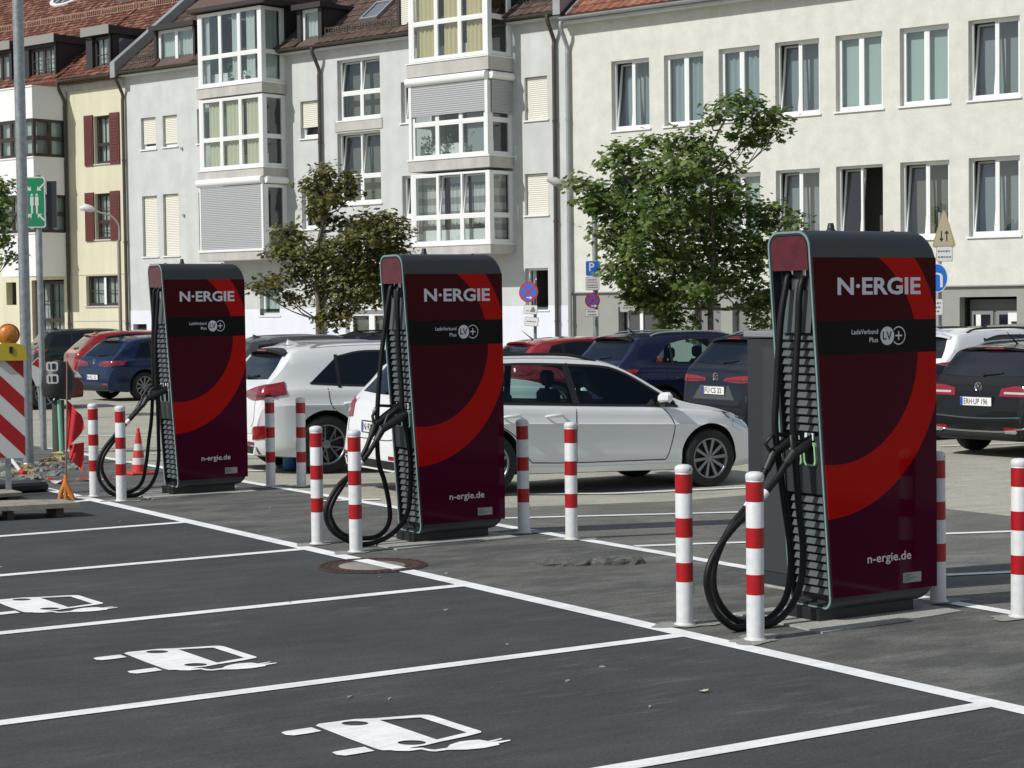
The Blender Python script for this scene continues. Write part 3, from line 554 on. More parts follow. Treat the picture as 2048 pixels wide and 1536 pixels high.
# pot plants and things on the inner sills of the bays
leafm = M('pot_plant_green', (.05, .11, .035), .7, var=.4, vs=20)
for (s, d, z, n) in ((24.0, .75, 9.0, 16), (24.7, .75, 9.0, 14), (15.0, .8, 6.2, 16), (16.6, .8, 6.2, 18), (15.9, .8, 6.2, 8)):
    b = MB(); b.cyl((s-O, d, z-.1), (s-O, d, z+.06), .09, .11, n=10)
    for k in range(n*3):
        a = random.uniform(0, 2*PI); r = random.uniform(.05, .28); h = random.uniform(.08, .5); p = Vector((s-O+r*math.cos(a), d-.05+r*.4*math.sin(a), z+h)); e = .05
        b.add([p, p+Vector((e, .01, e*.4)), p+Vector((e*1.2, 0, e*1.5)), p+Vector((0, .01, e))], [(0, 1, 2, 3)])
    b.build('pot_plant', leafm, gb)

guardm = M('snow_guard_terracotta', (.36, .22, .16), .8)
# ---- yellow house ---------------------------------------------------------
yb = thing('house', 'narrow yellow house with oxblood shutters and a red tiled roof with dormers', 'house', mat=bframe(30.9)); O = 30.9
yops = [(31.72, 32.56, 6.90, 8.50), (31.78, 32.60, 4.36, 5.9), (31.36, 33.18, 2.12, 3.14), (31.5, 32.3, -.1, .9)]
wall(yb, .0, 3.1, -.1, 9.75, [(a-O, c-O, e, f) for a, c, e, f in yops], y_wall)
MB().box(0, 3.1, .001, .06, 9.42, 9.64).build('cornice', bandm, yb)
for (a, c, e, f), sp1 in zip(yops[:2], ((7.55,), (4.95,))):
    window(yb, a-O, c-O, e, f, 1, sp1, fm=brownf, cur=cur_w, munt=(2, 1) if e > 6 else (2, 2), fw=.05, sillm=bandm)
    for k, (s0, s1) in enumerate(((a-.52, a-.03), (c+.03, c+.5))):
        sh = MB(); sh.box(s0-O, s1-O, .01, .05, e-.05, f+.05)
        for i in range(14): z = e+.06+(f-e-.12)*i/14; sh.box(s0-O+.06, s1-O-.06, .05, .062, z, z+.05)
        sh.build('shutter', redsh, yb)
a, c, e, f = yops[2]; window(yb, a-O, c-O, e, f, 2, fm=brownf, cur=cur_w, munt=(2, 2), sillm=bandm, fw=.055)
MB().box((a+c)/2-O-.05, (a+c)/2-O+.06, -.125, -.1, e+.05, f-.05).build('mullion', plastwhite, yb)
[MB().box(0, 3.1, .001, .014, q, q+.02).build('render_groove', bandm, yb) for q in (3.17, 1.6)]
gutter(yb, .1, 3.1, 9.78, .40, .08); downpipe(yb, .0, 9.74); downpipe(yb, 3.12, 9.74)
tiles(yb, .1, 3.1, 0, 9.5, .38, 9.80, 38, tile_red, .17, .2, flat=True)
dormer(yb, 31.45-O, 32.75-O, 9.85, 11.45, None, (31.55-O, 32.42-O, 9.9, 11.15), back=3.0, fas=.28, cheekglass=True)
window(yb, 31.55-O, 32.42-O, 9.9, 11.12, 1, fm=brownf, cur=cur_w, munt=(2, 2), xf=wshift(.14), fw=.06)
snowguard(yb, .15, 3.1, 4.42, .38, 9.80, 38, guardm, h=.24)
# ---- white corner house ---------------------------------------------------
wb = thing('house', 'white panelled corner house with a boxy oriel and dark window bands, red roof above', 'house', mat=bframe(34.05)); O = 34.05
wall(wb, 0, 12, -.1, 9.7, [(.35, 2.2, .9, 3.05), (3.1, 3.7, 2.2, 3.0)], y_wall)
window(wb, .40, 2.15, .95, 3.0, 2, (1.65,), fm=brownf, cur=cur_w, munt=(2, 2))
D = 1.40; E0, E1 = 0.0, 1.95
for z0, z1 in ((8.46, 9.52), (5.92, 7.14), (3.15, 4.58)):
    MB().box(E0, E1, 0, D, z0, z1, bev=.008).build('oriel_panel', panelw, wb); MB().box(E0-.03, E1+.03, 0, D+.03, z1, z1+.05).build('oriel_ledge', plastwhite, wb)
for z0, z1 in ((7.19, 8.46), (4.63, 5.92)):
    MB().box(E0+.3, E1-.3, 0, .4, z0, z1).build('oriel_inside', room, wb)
    window(wb, E0+.02, E1-.02, z0, z1, 3, ((z0+z1)/2,), xf=lambda a, q, z: Vector((a, D-.03+q, z)), w0=0, fm=brownf, cur=cur_w, sill=False)
    for fx in (lambda a, q, z: Vector((E0+.03-q, a, z)), lambda a, q, z: Vector((E1-.03+q, a, z))):
        window(wb, .02, D-.06, z0, z1, 2, ((z0+z1)/2,), xf=fx, w0=0, fm=brownf, cur=cur_b, sill=False)
gutter(wb, 2.1, 12, 9.78, .40, .08)
tiles(wb, .02, 12, 0, 9.5, .38, 9.80, 38, tile_red, .17, .2, flat=True, skip=lambda s, l: l < .25 and s < 2)
dormer(wb, 34.42-O, 36.4-O, 9.85, 11.45, None, (34.5-O, 35.95-O, 9.88, 11.05), back=3.0, fas=.28); window(wb, 34.5-O, 35.95-O, 9.88, 11.05, 2, fm=brownf, cur=cur_w, munt=(2, 3), xf=wshift(.14), fw=.06)
dormer(wb, 36.95-O, 38.6-O, 9.85, 11.45, None, (37.1-O, 38.3-O, 9.88, 11.05), back=3.0, fas=.28); window(wb, 37.1-O, 38.3-O, 9.88, 11.05, 2, fm=brownf, cur=cur_w, xf=wshift(.14), fw=.06)
snowguard(wb, 0, 10, 4.42, .38, 9.80, 38, guardm, h=.24)
[MB().box(3.15, 3.6, .01, .05, q, q+1.6).build('shutter', redsh, wb) for q in (6.9, 4.3)]
# oval roof window
xo = lambda s, l, h: (s, .38-l*c38+h*s38, 9.80+l*s38+h*c38)
ov = MB(xo); n = 28; cxs, cl, ra, rb_ = 40.0-O, 6.75, .95, .72
for (k0, k1, h0, h1) in ((1.0, 1.18, .09, .09), (1.18, 1.2, .09, -.02), (1.0, .98, .09, .0)):
    vs = [(cxs+ra*k*math.cos(2*PI*i/n), cl+rb_*k*math.sin(2*PI*i/n), h) for k, h in ((k0, h0), (k1, h1)) for i in range(n)]
    ov.add(vs, [(i, (i+1) % n, n+(i+1) % n, n+i) for i in range(n)])
for k in (-.45, .05, .5): ov.box(cxs+k-.02, cxs+k+.02, cl-.6, cl+.6, .05, .085)
ovo = ov.build('oval_window', plastwhite, wb); ovp = MB(xo); ovp.add([(cxs+ra*math.cos(2*PI*i/n), cl+rb_*math.sin(2*PI*i/n), .045) for i in range(n)], [tuple(range(n))]); ovp.build('pane', skyp, ovo)
skylight(wb, 35.1-O, 35.9-O, 5.3, 6.4, .38, 9.80, 38)

# ------------------------------------------------------------------ chargers
def rrect(y0, y1, z0, z1, rt, rb, n=6):
    P_ = []
    for cy, cz, r, t0 in ((y1-rb, z0+rb, rb, -PI/2), (y1-rt, z1-rt, rt, 0), (y0+rt, z1-rt, rt, PI/2), (y0+rb, z0+rb, rb, PI)):
        for k in range(n+1): t = t0+PI/2*k/n; P_.append((cy+r*math.cos(t), cz+r*math.sin(t)))
    return P_
xL = lambda z: .0625-.0706*z
XR = .945; Y0, Y1, ZB, ZT = -.06, .34, .075, 2.43
printm = bpy.data.materials.new('charger_front_print')
def _print():
    printm.use_nodes = True; t = printm.node_tree; b = t.nodes['Principled BSDF']; L = t.links.new
    tcn = t.nodes.new('ShaderNodeTexCoord'); sx = t.nodes.new('ShaderNodeSeparateXYZ'); L(tcn.outputs['Object'], sx.inputs[0])
    def mth(op, a, c=None):
        n = t.nodes.new('ShaderNodeMath'); n.operation = op
        for i, q in enumerate((a, c)):
            if q is None: continue
            if isinstance(q, (int, float)): n.inputs[i].default_value = q
            else: L(q, n.inputs[i])
        return n.outputs[0]
    def dist(cx, cz): 
        dx = mth('SUBTRACT', sx.outputs[0], cx); dz = mth('SUBTRACT', sx.outputs[2], cz); return mth('SQRT', mth('ADD', mth('MULTIPLY', dx, dx), mth('MULTIPLY', dz, dz)))
    outer = mth('LESS_THAN', dist(-.003, 1.634), .986); inner = mth('LESS_THAN', dist(.09, 1.674), .691)
    ring = mth('SUBTRACT', outer, inner); ring = mth('MAXIMUM', ring, 0)
    g = t.nodes.new('ShaderNodeMapRange'); g.inputs[1].default_value = .4; g.inputs[2].default_value = 2.2; L(sx.outputs[2], g.inputs[0])
    base = t.nodes.new('ShaderNodeMix'); base.data_type = 'RGBA'; base.inputs[6].default_value = (.066, .001, .020, 1); base.inputs[7].default_value = (.055, .0005, .003, 1); L(g.outputs[0], base.inputs[0])
    m1 = t.nodes.new('ShaderNodeMix'); m1.data_type = 'RGBA'; m1.inputs[7].default_value = (.47, .004, .004, 1); L(ring, m1.inputs[0]); L(base.outputs[2], m1.inputs[6])
    band = mth('MULTIPLY', mth('GREATER_THAN', sx.outputs[2], 1.664), mth('LESS_THAN', sx.outputs[2], 1.872))
    m2 = t.nodes.new('ShaderNodeMix'); m2.data_type = 'RGBA'; m2.inputs[7].default_value = (.006, .006, .007, 1); L(band, m2.inputs[0]); L(m1.outputs[2], m2.inputs[6]); L(m2.outputs[2], b.inputs['Base Color'])
    b.inputs['Roughness'].default_value = .07; b.inputs['Specular IOR Level'].default_value = .09
_print()
rimm = M('pale_teal_rim', (.20, .31, .295), .4)
rimg = M('lit_socket_rim_green', (.33, .55, .30), .4)  # glow of the lit LED ring put into the base colour, no emission
redglass = M('dark_red_end_panel', (.090, .008, .020), .16, var=.3, vs=9, coat=.15)
letter = M('silver_white_lettering', (.70, .69, .72), .5)
cavm = M('cavity_black', (.012, .014, .016), .6)
louv = M('louver_grey', (.085, .095, .10), .42)
slm = MB(); slm.add([(0, .0, 0), (0, .30, 0), (-.020, .30, .006), (-.020, 0, .006), (.0, 0, .044), (.0, .30, .044), (-.006, .30, .040), (-.006, 0, .040)], [(0, 1, 2, 3), (3, 2, 6, 7), (7, 6, 5, 4), (0, 3, 7, 4), (1, 5, 6, 2)])
slmesh = slm.mesh('louver', louv)
MTXT = dict(main=textmesh('N\u00b7ERGIE', .698, .107, .028, ref='N'), lade=textmesh('LadeVerbund', .22, .030, .01, ref='L'), plus=textmesh('Plus', .072, .030, .01, ref='P'), lv=textmesh('LV', .078, .052, .02, ref='L'), web=textmesh('n-ergie.de', .372, .055, .012, ref='d'))
def charger(Y, label, paths, rimc, connectors, X0=7.9, sx=1.):
    c = thing('charging_station', label, 'charging station', (X0, Y, 0), group='fast charging columns'); c.scale = (sx, 1, 1); loc_ = lambda p: Vector(((p.x-X0)/sx, p.y-Y, p.z))
    b = MB(); n = 6; ring0 = rrect(Y0, Y1, ZB, ZT, .10, .075, n); m = len(ring0); st = []
    st.append([(xL(z), y, z) for y, z in ring0]); r = .13
    for k in range(7):
        t = PI/2*k/6; x = XR-r+r*math.sin(t); ins = r*(1-math.cos(t)); zc = (ZT+ZB)/2; f = ((ZT-ZB)/2-ins)/((ZT-ZB)/2)
        st.append([(x, y+(.0 if k < 6 else 0), zc+(z-zc)*f) for y, z in ring0])
    vs = [p for s in st for p in s]; b.add(vs, [(i*m+j, i*m+(j+1) % m, (i+1)*m+(j+1) % m, (i+1)*m+j) for i in range(len(st)-1) for j in range(m)], 0, True)
    b.add(st[-1], [tuple(range(m))])
    # recessed end: rim, then cavity
    e = .030; ring1 = rrect(Y0+e, Y1-e, ZB+e, ZT-e, .075, .05, n); q0 = [(xL(z), y, z) for y, z in ring0]; q1 = [(xL(z), y, z) for y, z in ring1]; q2 = [(xL(z)+.07, y, z) for y, z in ring1]
    b.add(q0+q1, [(j, (j+1) % m, m+(j+1) % m, m+j) for j in range(m)]); b.add(q1+q2, [(j, (j+1) % m, m+(j+1) % m, m+j) for j in range(m)]); b.add(q2, [tuple(range(m))])
    body = b.build('housing', anthr, c); body.data.shade_smooth() if False else None
    t_ = MB(); ra = rrect(Y0+.004, Y1-.004, ZB+.004, ZT-.004, .098, .073, n); rb2 = rrect(Y0+.017, Y1-.017, ZB+.017, ZT-.017, .086, .062, n); A0 = [(xL(z)-.006, y, z) for y, z in ra]; A1 = [(xL(z)-.006, y, z) for y, z in rb2]; A2 = [(xL(z)+.004, y, z) for y, z in ra]; A3 = [(xL(z)+.004, y, z) for y, z in rb2]
    t_.add(A0+A1, [(j, (j+1) % m, m+(j+1) % m, m+j) for j in range(m)]); t_.add(A0+A2, [(j, (j+1) % m, m+(j+1) % m, m+j) for j in range(m)]); t_.add(A1+A3, [(j, (j+1) % m, m+(j+1) % m, m+j) for j in range(m)]); t_.build('end_rim', rimc, c)
    # red end panel at the top
    g = rrect(Y0+.034, Y1-.034, 2.185, ZT-.034, .07, .003, n); MB().add([(xL(z)-.002, y, z) for y, z in g]+[(xL(z)+.06, y, z) for y, z in g], [tuple(range(len(g)))]+[(j, (j+1) % len(g), len(g)+(j+1) % len(g), len(g)+j) for j in range(len(g))]).build('end_panel', redglass, c)
    # sloping cable cavity back and middle plate
    MB().add([(xL(2.18)+.068, Y0+.05, 2.18), (xL(2.18)+.068, Y1-.1, 2.18), (xL(1.8)+.0, Y1-.08, 1.80), (xL(1.8)+.0, Y0+.05, 1.80), (xL(1.8)+.069, Y1-.08, 1.80), (xL(1.8)+.069, Y0+.05, 1.80)], [(0, 1, 2, 3), (3, 2, 4, 5)]).build('cavity_back', louv, c)
    MB().add([(xL(z)+.01, y, z) for z in (.80, 1.16) for y in (Y0+.033, Y1-.033)]+[(xL(z)+.069, y, z) for z in (.80, 1.16) for y in (Y0+.033, Y1-.033)], [(0, 1, 3, 2), (0, 1, 5, 4), (2, 3, 7, 6)]).build('socket_plate', anthr, c)
    for z in [.165+.052*i for i in range(12)]+[1.185+.0515*i for i in range(12)]:
        o = link('louver', slmesh, c); o.location = (xL(z)+.028, Y0+.042, z); o.rotation_euler = (0, .07, 0)
    # front
    f = MB(); zz = (.158, 2.262); P_ = [(xL(zz[0])+.012, zz[0]), (XR-.003, zz[0]), (XR-.003, zz[1]), (xL(zz[1])+.012, zz[1])]; f.prism(P_, Y0-.004, Y0+.01, 'y'); f.build('front_panel', printm, c)
    yy = Y0-.0052; ux, uz = (1, 0, 0), (0, 0, 1)
    for key, nm, x, z in (('main', 'lettering', .109, 2.031), ('lade', 'lettering', .222, 1.786), ('plus', 'lettering', .370, 1.734), ('web', 'lettering', .345, .352)):
        place2d(MTXT[key].copy(), nm, letter, c, (x, yy, z), ux, uz)
    lg = fillcurve([[(.058*math.cos(2*PI*i/40), .058*math.sin(2*PI*i/40)) for i in range(40)]]); lo = place2d(lg, 'logo', letter, c, (.520, yy, 1.772), ux, uz)
    place2d(MTXT['lv'].copy(), 'logo_print', ink, lo, (.481, yy-.001, 1.748), ux, uz)
    ci = lambda r, dx=0: [(dx+r*math.cos(2*PI*i/40), r*math.sin(2*PI*i/40)) for i in range(40)]
    arc = [(.058*math.cos(t), .058*math.sin(t)) for t in [R(-138+276*i/36) for i in range(37)]]+[(.051*math.cos(t), .051*math.sin(t)) for t in [R(138-276*i/36) for i in range(37)]]
    place2d(fillcurve([arc, [(-.028, -.005), (-.005, -.005), (-.005, -.028), (.005, -.028), (.005, -.005), (.028, -.005), (.028, .005), (.005, .005), (.005, .028), (-.005, .028), (-.005, .005), (-.028, .005)]]), 'logo', letter, c, (.617, yy, 1.772), ux, uz)
    st_ = MB(); st_.box(.646, .802, Y0-.0060, Y0-.0041, .202, .266); so_ = st_.build('rating_label', sheetg, c); k = MB()
    for i in range(5): k.box(.655, .655+.05+.03*(i % 3), Y0-.0068, Y0-.0062, .212+.010*i, .215+.010*i)
    k.build('label_print', ink, so_, kind='stuff')
    # base, antenna, bolts
    MB().box(.0, .80, 0, .30, 0, .085, bev=.004).build('plinth', black, c)
    an = MB(); an.lathe([(.0, .052), (.017, .052), (.021, .035), (.025, .010), (.032, .008), (.032, 0)], (.24, .14, ZT), n=14); an.build('antenna', black, c)
    for x in (.03, .76): MB().cyl((x, .14, ZT-.005), (x, .14, ZT+.010), .014, n=10).build('lifting_bolt', black, c)
    # fittings, cables, connectors (cables hang in planes parallel to the front)
    for i, (pth, off) in enumerate(zip(paths, (.06, .19))):
        pp = [ony(x, y, Y+off) for x, y in pth]; pp[0].z = min(pp[0].z, 2.14)
        pts = smoothpath([loc_(p) for p in pp], 90)
        pts = [Vector((p.x, p.y, max(p.z, .024))) for p in pts]
        cb = MB(); cb.tube(pts, .0215, 10); cb.build('cable', rubber, c)
        p0 = pts[0]; fo = MB(); fo.cyl(p0+Vector((0, 0, -.05)), p0+Vector((0, 0, .0)), .026, n=6, smooth=False); fo.cyl(p0+Vector((0, 0, .0)), p0+Vector((0, 0, .05)), .019, n=8); fo.cyl(p0+Vector((.0, 0, -.075)), p0+Vector((0, 0, -.05)), .022, n=6, smooth=False); fo.build('cable_fitting', chrome, c)
        hd = connectors[i]; q = [loc_(ony(x, y, Y+off)) for x, y in hd]
        e = pts[-1]; tip = Vector((xL(1.1)+.01, off, q[-1].z)); 
        h = MB(); h.tube([e, e.lerp(q[0], .5), q[0]], [.027, .030, .033], 10); h.tube([q[0], q[0].lerp(tip, .45), tip], [.034, .040, .036], 10)
        gl = [q[0]+Vector((-.005, 0, -.02)), q[1], q[2], q[3]]; h.tube([gl[0], gl[1], gl[2], gl[3]], .014, 8); h.build('connector', black, c)
        kk = int(len(pts)*.93); d_ = (pts[kk+1]-pts[kk]).normalized(); MB().cyl(pts[kk]-d_*.028, pts[kk]+d_*.028, .0255, n=12).build('cable_tag', plastwhite, c)
        # socket surround and sticker on the end plate
        rr = rrect(off-.055, off+.055, .975, 1.125, .03, .03, 4); mm_ = len(rr); ri = rrect(off-.043, off+.043, .987, 1.113, .025, .025, 4)
        sr = MB(); sr.add([(xL(z)-.008, y, z) for y, z in rr]+[(xL(z)-.008, y, z) for y, z in ri], [(j, (j+1) % mm_, mm_+(j+1) % mm_, mm_+j) for j in range(mm_)]); sr.add([(xL(z)-.008, y, z) for y, z in rr]+[(xL(z)+.012, y, z) for y, z in rr], [(j, (j+1) % mm_, mm_+(j+1) % mm_, mm_+j) for j in range(mm_)]); sr.build('socket_rim', rimg if Y < 10 else rimc, c)
        MB().add([(xL(z)+.0045, y, z) for y, z in ri], [tuple(range(len(ri)))]).build('socket', cavm, c)
        sk_ = MB(); sk_.box(xL(1.15)-.002, xL(1.15)+.006, off-.04, off+.04, 1.135, 1.180); sko = sk_.build('socket_sticker', plate_w, c); MB().box(xL(1.15)-.0035, xL(1.15)-.0022, off-.03, off-.01, 1.142, 1.172).build('sticker_print', ink, sko)
    return c
C3 = [[(1611, 525), (1606, 555), (1599, 590), (1596, 659), (1591, 741), (1586, 823), (1587, 865), (1592, 940), (1599, 1030), (1606, 1089), (1604, 1149), (1592, 1194), (1568, 1230), (1529, 1255), (1490, 1263), (1460, 1251), (1430, 1221), (1414, 1174), (1418, 1134), (1437, 1095), (1465, 1058), (1499, 1022), (1550, 962), (1572, 928)],
      [(1584, 518), (1577, 548), (1571, 577), (1563, 626), (1558, 686), (1554, 768), (1550, 850), (1556, 910), (1568, 1000), (1580, 1089), (1581, 1149), (1568, 1203), (1535, 1239), (1496, 1248), (1469, 1239), (1445, 1216), (1428, 1180), (1428, 1134), (1442, 1092), (1466, 1047), (1499, 1006), (1532, 940)]]
C2 = [[(800, 549), (797, 575), (795, 617), (797, 687), (802, 758), (806, 828), (813, 860), (820, 912), (821, 971), (817, 1018), (803, 1048), (775, 1074), (735, 1088), (700, 1083), (665, 1062), (652, 1035), (656, 1006), (677, 971), (700, 950), (733, 912), (752, 882)],
      [(788, 549), (783, 570), (778, 594), (771, 641), (763, 711), (757, 781), (754, 854), (757, 924), (768, 959), (778, 1006), (779, 1041), (766, 1065), (742, 1076), (700, 1074), (675, 1060), (660, 1029), (667, 1001), (686, 970), (706, 938), (728, 905), (742, 872)]]
C1 = [[(320, 566), (318, 585), (314, 640), (311, 700), (312, 760), (315, 805), (317, 872), (317, 923), (309, 957), (292, 980), (262, 993), (225, 988), (203, 968), (196, 940), (203, 908), (231, 872), (262, 840), (285, 815)],
      [(312, 562), (309, 585), (307, 635), (306, 700), (306, 770), (303, 840), (298, 880), (292, 930), (282, 968), (255, 985), (225, 975), (205, 945), (207, 915), (232, 878), (255, 845), (274, 822)]]
chargers = [charger(8.98, 'maroon and red charging column nearest the camera, at the right', C3, rimm, [[(1588, 905), (1583, 872), (1600, 866), (1608, 882)], [(1548, 905), (1530, 888), (1545, 868), (1580, 870)]]),
            charger(14.03, 'middle one of the three maroon charging columns, in front of the white estate car', C2, rimm, [[(765, 858), (775, 832), (796, 815), (803, 826)], [(750, 850), (745, 832), (757, 811), (782, 812)]], 7.865, .925),
            charger(19.25, 'farthest maroon charging column, at the left beside the traffic cone', C1, M('pale_grey_rim', (.33, .38, .37), .4), [[(294, 800), (301, 785), (316, 774), (322, 782)], [(283, 808), (285, 796), (300, 776), (315, 778)]], 7.85, .905)]
chargers[2].scale.z = 1.02
for Xc, Y in ((0, 8.98), (-.125, 14.03), (-.155, 19.25)):
    p = MB(); zt = .012; pts = [(7.66+Xc, Y-.30), (8.90+Xc, Y-.22), (8.94+Xc, Y+.62), (7.70+Xc, Y+.58)]
    q = []
    for i in range(4):
        a, b_ = Vector(pts[i]+(0,)), Vector(pts[(i+1) % 4]+(0,))
        for j in range(8): v = a.lerp(b_, j/8); q.append((v.x+random.uniform(-.012, .012), v.y+random.uniform(-.012, .012)))
    p.prism(q, -.05, zt, 'z'); p.build('concrete_pad', concrete, kind='structure')
cb = thing('power_cabinet', 'plain dark grey power cabinet standing behind the nearest charging column', 'cabinet', (8.62, 9.62, 0))
MB().box(0, .55, 0, .92, .03, 1.74, bev=.006).build('body', anthr, cb); MB().box(-.02, .57, -.02, .94, 1.745, 1.79, bev=.008).build('lid', M('grey_lid', (.22, .23, .24), .5), cb)
MB().box(-.008, -.001, .06, .74, .12, 1.68).build('door', M('cabinet_door', (.040, .046, .050), .45), cb); MB().box(.02, .53, .02, .9, 0, .029).build('plinth', concrete, cb); MB().cyl((-.03, .2, .80), (-.008, .2, .80), .016, n=10).build('lock', silver, cb)

# ------------------------------------------------------------------ bollards
bz = [0, .273, .392, .549, .668, .822, .940]
def bollard(loc, label):
    b = thing('bollard', label, 'bollard', (loc[0], loc[1], 0), group='red and white striped bollards')
    b.location.z = slope(loc[0]) if loc[0] > 9.3 else 0; b.rotation_euler = (random.uniform(-.006, .006), random.uniform(-.006, .006), random.uniform(0, 1))
    return b
tube_ = MB(); tube_.lathe([(.053, 0), (.053, .948), (.050, .952)], n=28); tube_.lathe([(.0535, .949), (.056, .955), (.056, .975), (.050, .988), (.03, .997), (.0, 1.0)], n=28); tm = tube_.mesh('post', M('bollard_white', (.72, .73, .73), .38, var=.09, vs=18, streak=.10))
bandms = []
for z0, z1 in ((bz[1], bz[2]), (bz[3], bz[4]), (bz[5], bz[6])): t = MB(); t.lathe([(.0538, z0), (.0538, z1)], n=28); t.lathe([(.0532, z0), (.0538, z0)], n=28, smooth=False); t.lathe([(.0538, z1), (.0532, z1)], n=28, smooth=False); bandms.append(t.mesh('red_band', red))
fl_ = MB(); fl_.lathe([(.053, .02), (.056, .012), (.068, .010), (.068, 0)], n=28); flm = fl_.mesh('foot_flange', M('bollard_flange', (.62, .63, .62), .45))
scm = MB(); scm.cyl((.0, -.056, .965), (0, -.0575, .965), .004, n=8); scm = scm.mesh('screw', black)
ey = MB(); ey.lathe([(.012, -.006), (.020, -.006), (.020, .006), (.012, .006), (.012, -.006)], (.064, 0, .215), axis='y', n=14); eym = ey.mesh('chain_eye', silver)
_g = gpt(603, 972)
BP = [((7.204, 9.431), 'bollard left of the nearest charging column, far one of the pair by the cables'), ((7.215, 8.763), 'bollard standing in front of the cable loops of the nearest charging column'), ((9.09, 9.157), 'bollard just right of the nearest charging column, partly hidden by it'), ((9.06, 8.42), 'bollard cut by the right edge of the picture'),
      ((7.21, 14.51), 'bollard at the outer left edge of the middle charging column cable loops'), ((7.222, 13.84), 'bollard standing in front of the cable loops of the middle charging column'), ((9.0, 14.08), 'bollard right behind the middle charging column, in front of the white estate car rear wheel'), ((9.07, 13.44), 'bollard in front of the doors of the white estate car'),
      ((7.15, 19.71), 'leftmost bollard, beside the red flags'), ((7.2, 19.05), 'bollard between the leftmost bollard and the traffic cone'), ((9.12, 19.5), 'bollard in front of the rear bumper of the white SUV'), ((_g.x, _g.y), 'bollard in front of the rear wheel arch of the white SUV')]
for k, (loc, lab) in enumerate(BP):
    b = bollard(loc, lab)
    link('post', tm, b)
    for bm_ in bandms: link('red_band', bm_, b)
    link('foot_flange', flm, b); link('screw', scm, b); link('chain_eye', eym, b)
    r0 = MB(); n = 22; ph = random.random()*6; n = 40; rr = [.135*(1+.28*math.sin(2*2*PI*i/n+ph)+.14*math.sin(5*2*PI*i/n+ph*2)+.05*math.sin(11*2*PI*i/n)) for i in range(n)]; cxx, cyy = loc; zz = slope(cxx)+.0065
    r0.add([(cxx+rr[i]*math.cos(2*PI*i/n)*1.3, cyy+rr[i]*math.sin(2*PI*i/n), zz if cxx < 9.14 else slope(cxx+rr[i])+.010) for i in range(n)], [tuple(range(n))]); r0.build('mortar_patch', M('mortar', (.27, .27, .245), .9, var=.3, vs=30), kind='structure') if k == 0 else r0.build('mortar_patch', bpy.data.materials['mortar'], kind='structure')
# ------------------------------------------------------------------ manhole, dried mortar lump
mh = thing('manhole_cover', 'round rusty iron manhole cover with a concrete centre, crossed by the white line', 'manhole cover', (6.93, 13.02, 0))
rust = M('rusty_cast_iron', (.060, .036, .030), .85, .1, var=.4, vs=22, bump=.6, bs=40)
q = MB(); q.lathe([(.26, .004), (.27, .0075), (.30, .0075), (.305, .004), (.325, .004), (.33, .0075), (.425, .0075), (.43, .004)], n=48); q.build('frame_ring', rust, mh)
for k in range(44):
    a = 2*PI*k/44; o = MB(); o.box(-.012, .012, -.018, .018, 0, .004); oo = o.build('rib', rust, mh) if k == 0 else link('rib', ribm, mh); ribm = oo.data; oo.location = (.385*math.cos(a), .385*math.sin(a), .0076); oo.rotation_euler = (0, 0, a)
q = MB(); q.lathe([(0, .006), (.255, .006), (.258, .004)], n=48); q.build('concrete_centre', M('pale_cover_concrete', (.27, .25, .22), .85, var=.2, vs=10), mh)
# the line is painted across the cover too
line((7.0, 12.72), (7.0, 13.34), .13, .0095)
lump = thing('mortar_lump', 'flat broken lumps of dried grey mortar lying on the strip right of the middle charger', 'mortar', (8.3, 12.1, 0))
def pebble(cx, cy, rx, ry, h, rot, mat, name, par, seed, jag=.25):
    rn = random.Random(seed); n = 18; vs = []; 
    for zl, k in ((0, 1), (h*.55, .97), (h, .72)):
        for i in range(n):
            a = 2*PI*i/n; rr = k*(1+rn.uniform(-jag, jag)); x, y = rx*rr*math.cos(a), ry*rr*math.sin(a); vs.append((cx+x*math.cos(rot)-y*math.sin(rot), cy+x*math.sin(rot)+y*math.cos(rot), zl*(1+rn.uniform(-.2, .3))))
    vs.append((cx, cy, h*1.0)); m = MB(); m.add(vs, [(l*n+i, l*n+(i+1) % n, (l+1)*n+(i+1) % n, (l+1)*n+i) for l in range(2) for i in range(n)]+[(2*n+i, 2*n+(i+1) % n, 3*n) for i in range(n)]); return m.build(name, mat, par)
mort = M('dried_mortar', (.105, .106, .098), .95, var=.4, vs=18, bump=.8, bs=30)
pebble(-.10, .10, .25, .16, .035, -.55, mort, 'lump', lump, 3, .12); pebble(.20, -.12, .22, .12, .045, -.5, mort, 'lump', lump, 5, .1)

# ------------------------------------------------------------------ cars (local frame: x forward, y to the left, z up, origin on the ground under the middle)
def paint(name, col, metal=.0, rough=.32): return M(name, col, rough, metal, coat=1 if col[0] > .2 else .45, spec=.5 if col[0] > .2 else .25)
p_white = paint('car_paint_white', (.80, .82, .81)); p_navy = paint('car_paint_navy', (.008, .013, .045), .2); p_blue = paint('car_paint_blue', (.009, .024, .075), .25)
p_char = paint('car_paint_blue_black', (.008, .011, .020), .1); p_black = paint('car_paint_black', (.006, .006, .007), .0); p_red = paint('car_paint_red', (.30, .010, .014), .1); p_grey = paint('car_paint_grey', (.10, .105, .11), .5)
tyrem = M('tyre_rubber', (.014, .014, .014), .8, var=.2, vs=30); rimal = M('wheel_alloy', (.26, .27, .28), .35, .8); rimdk = M('wheel_dark', (.02, .02, .022), .5)
gapm = M('panel_gap', (.004, .004, .004), .9)
_rims = {}
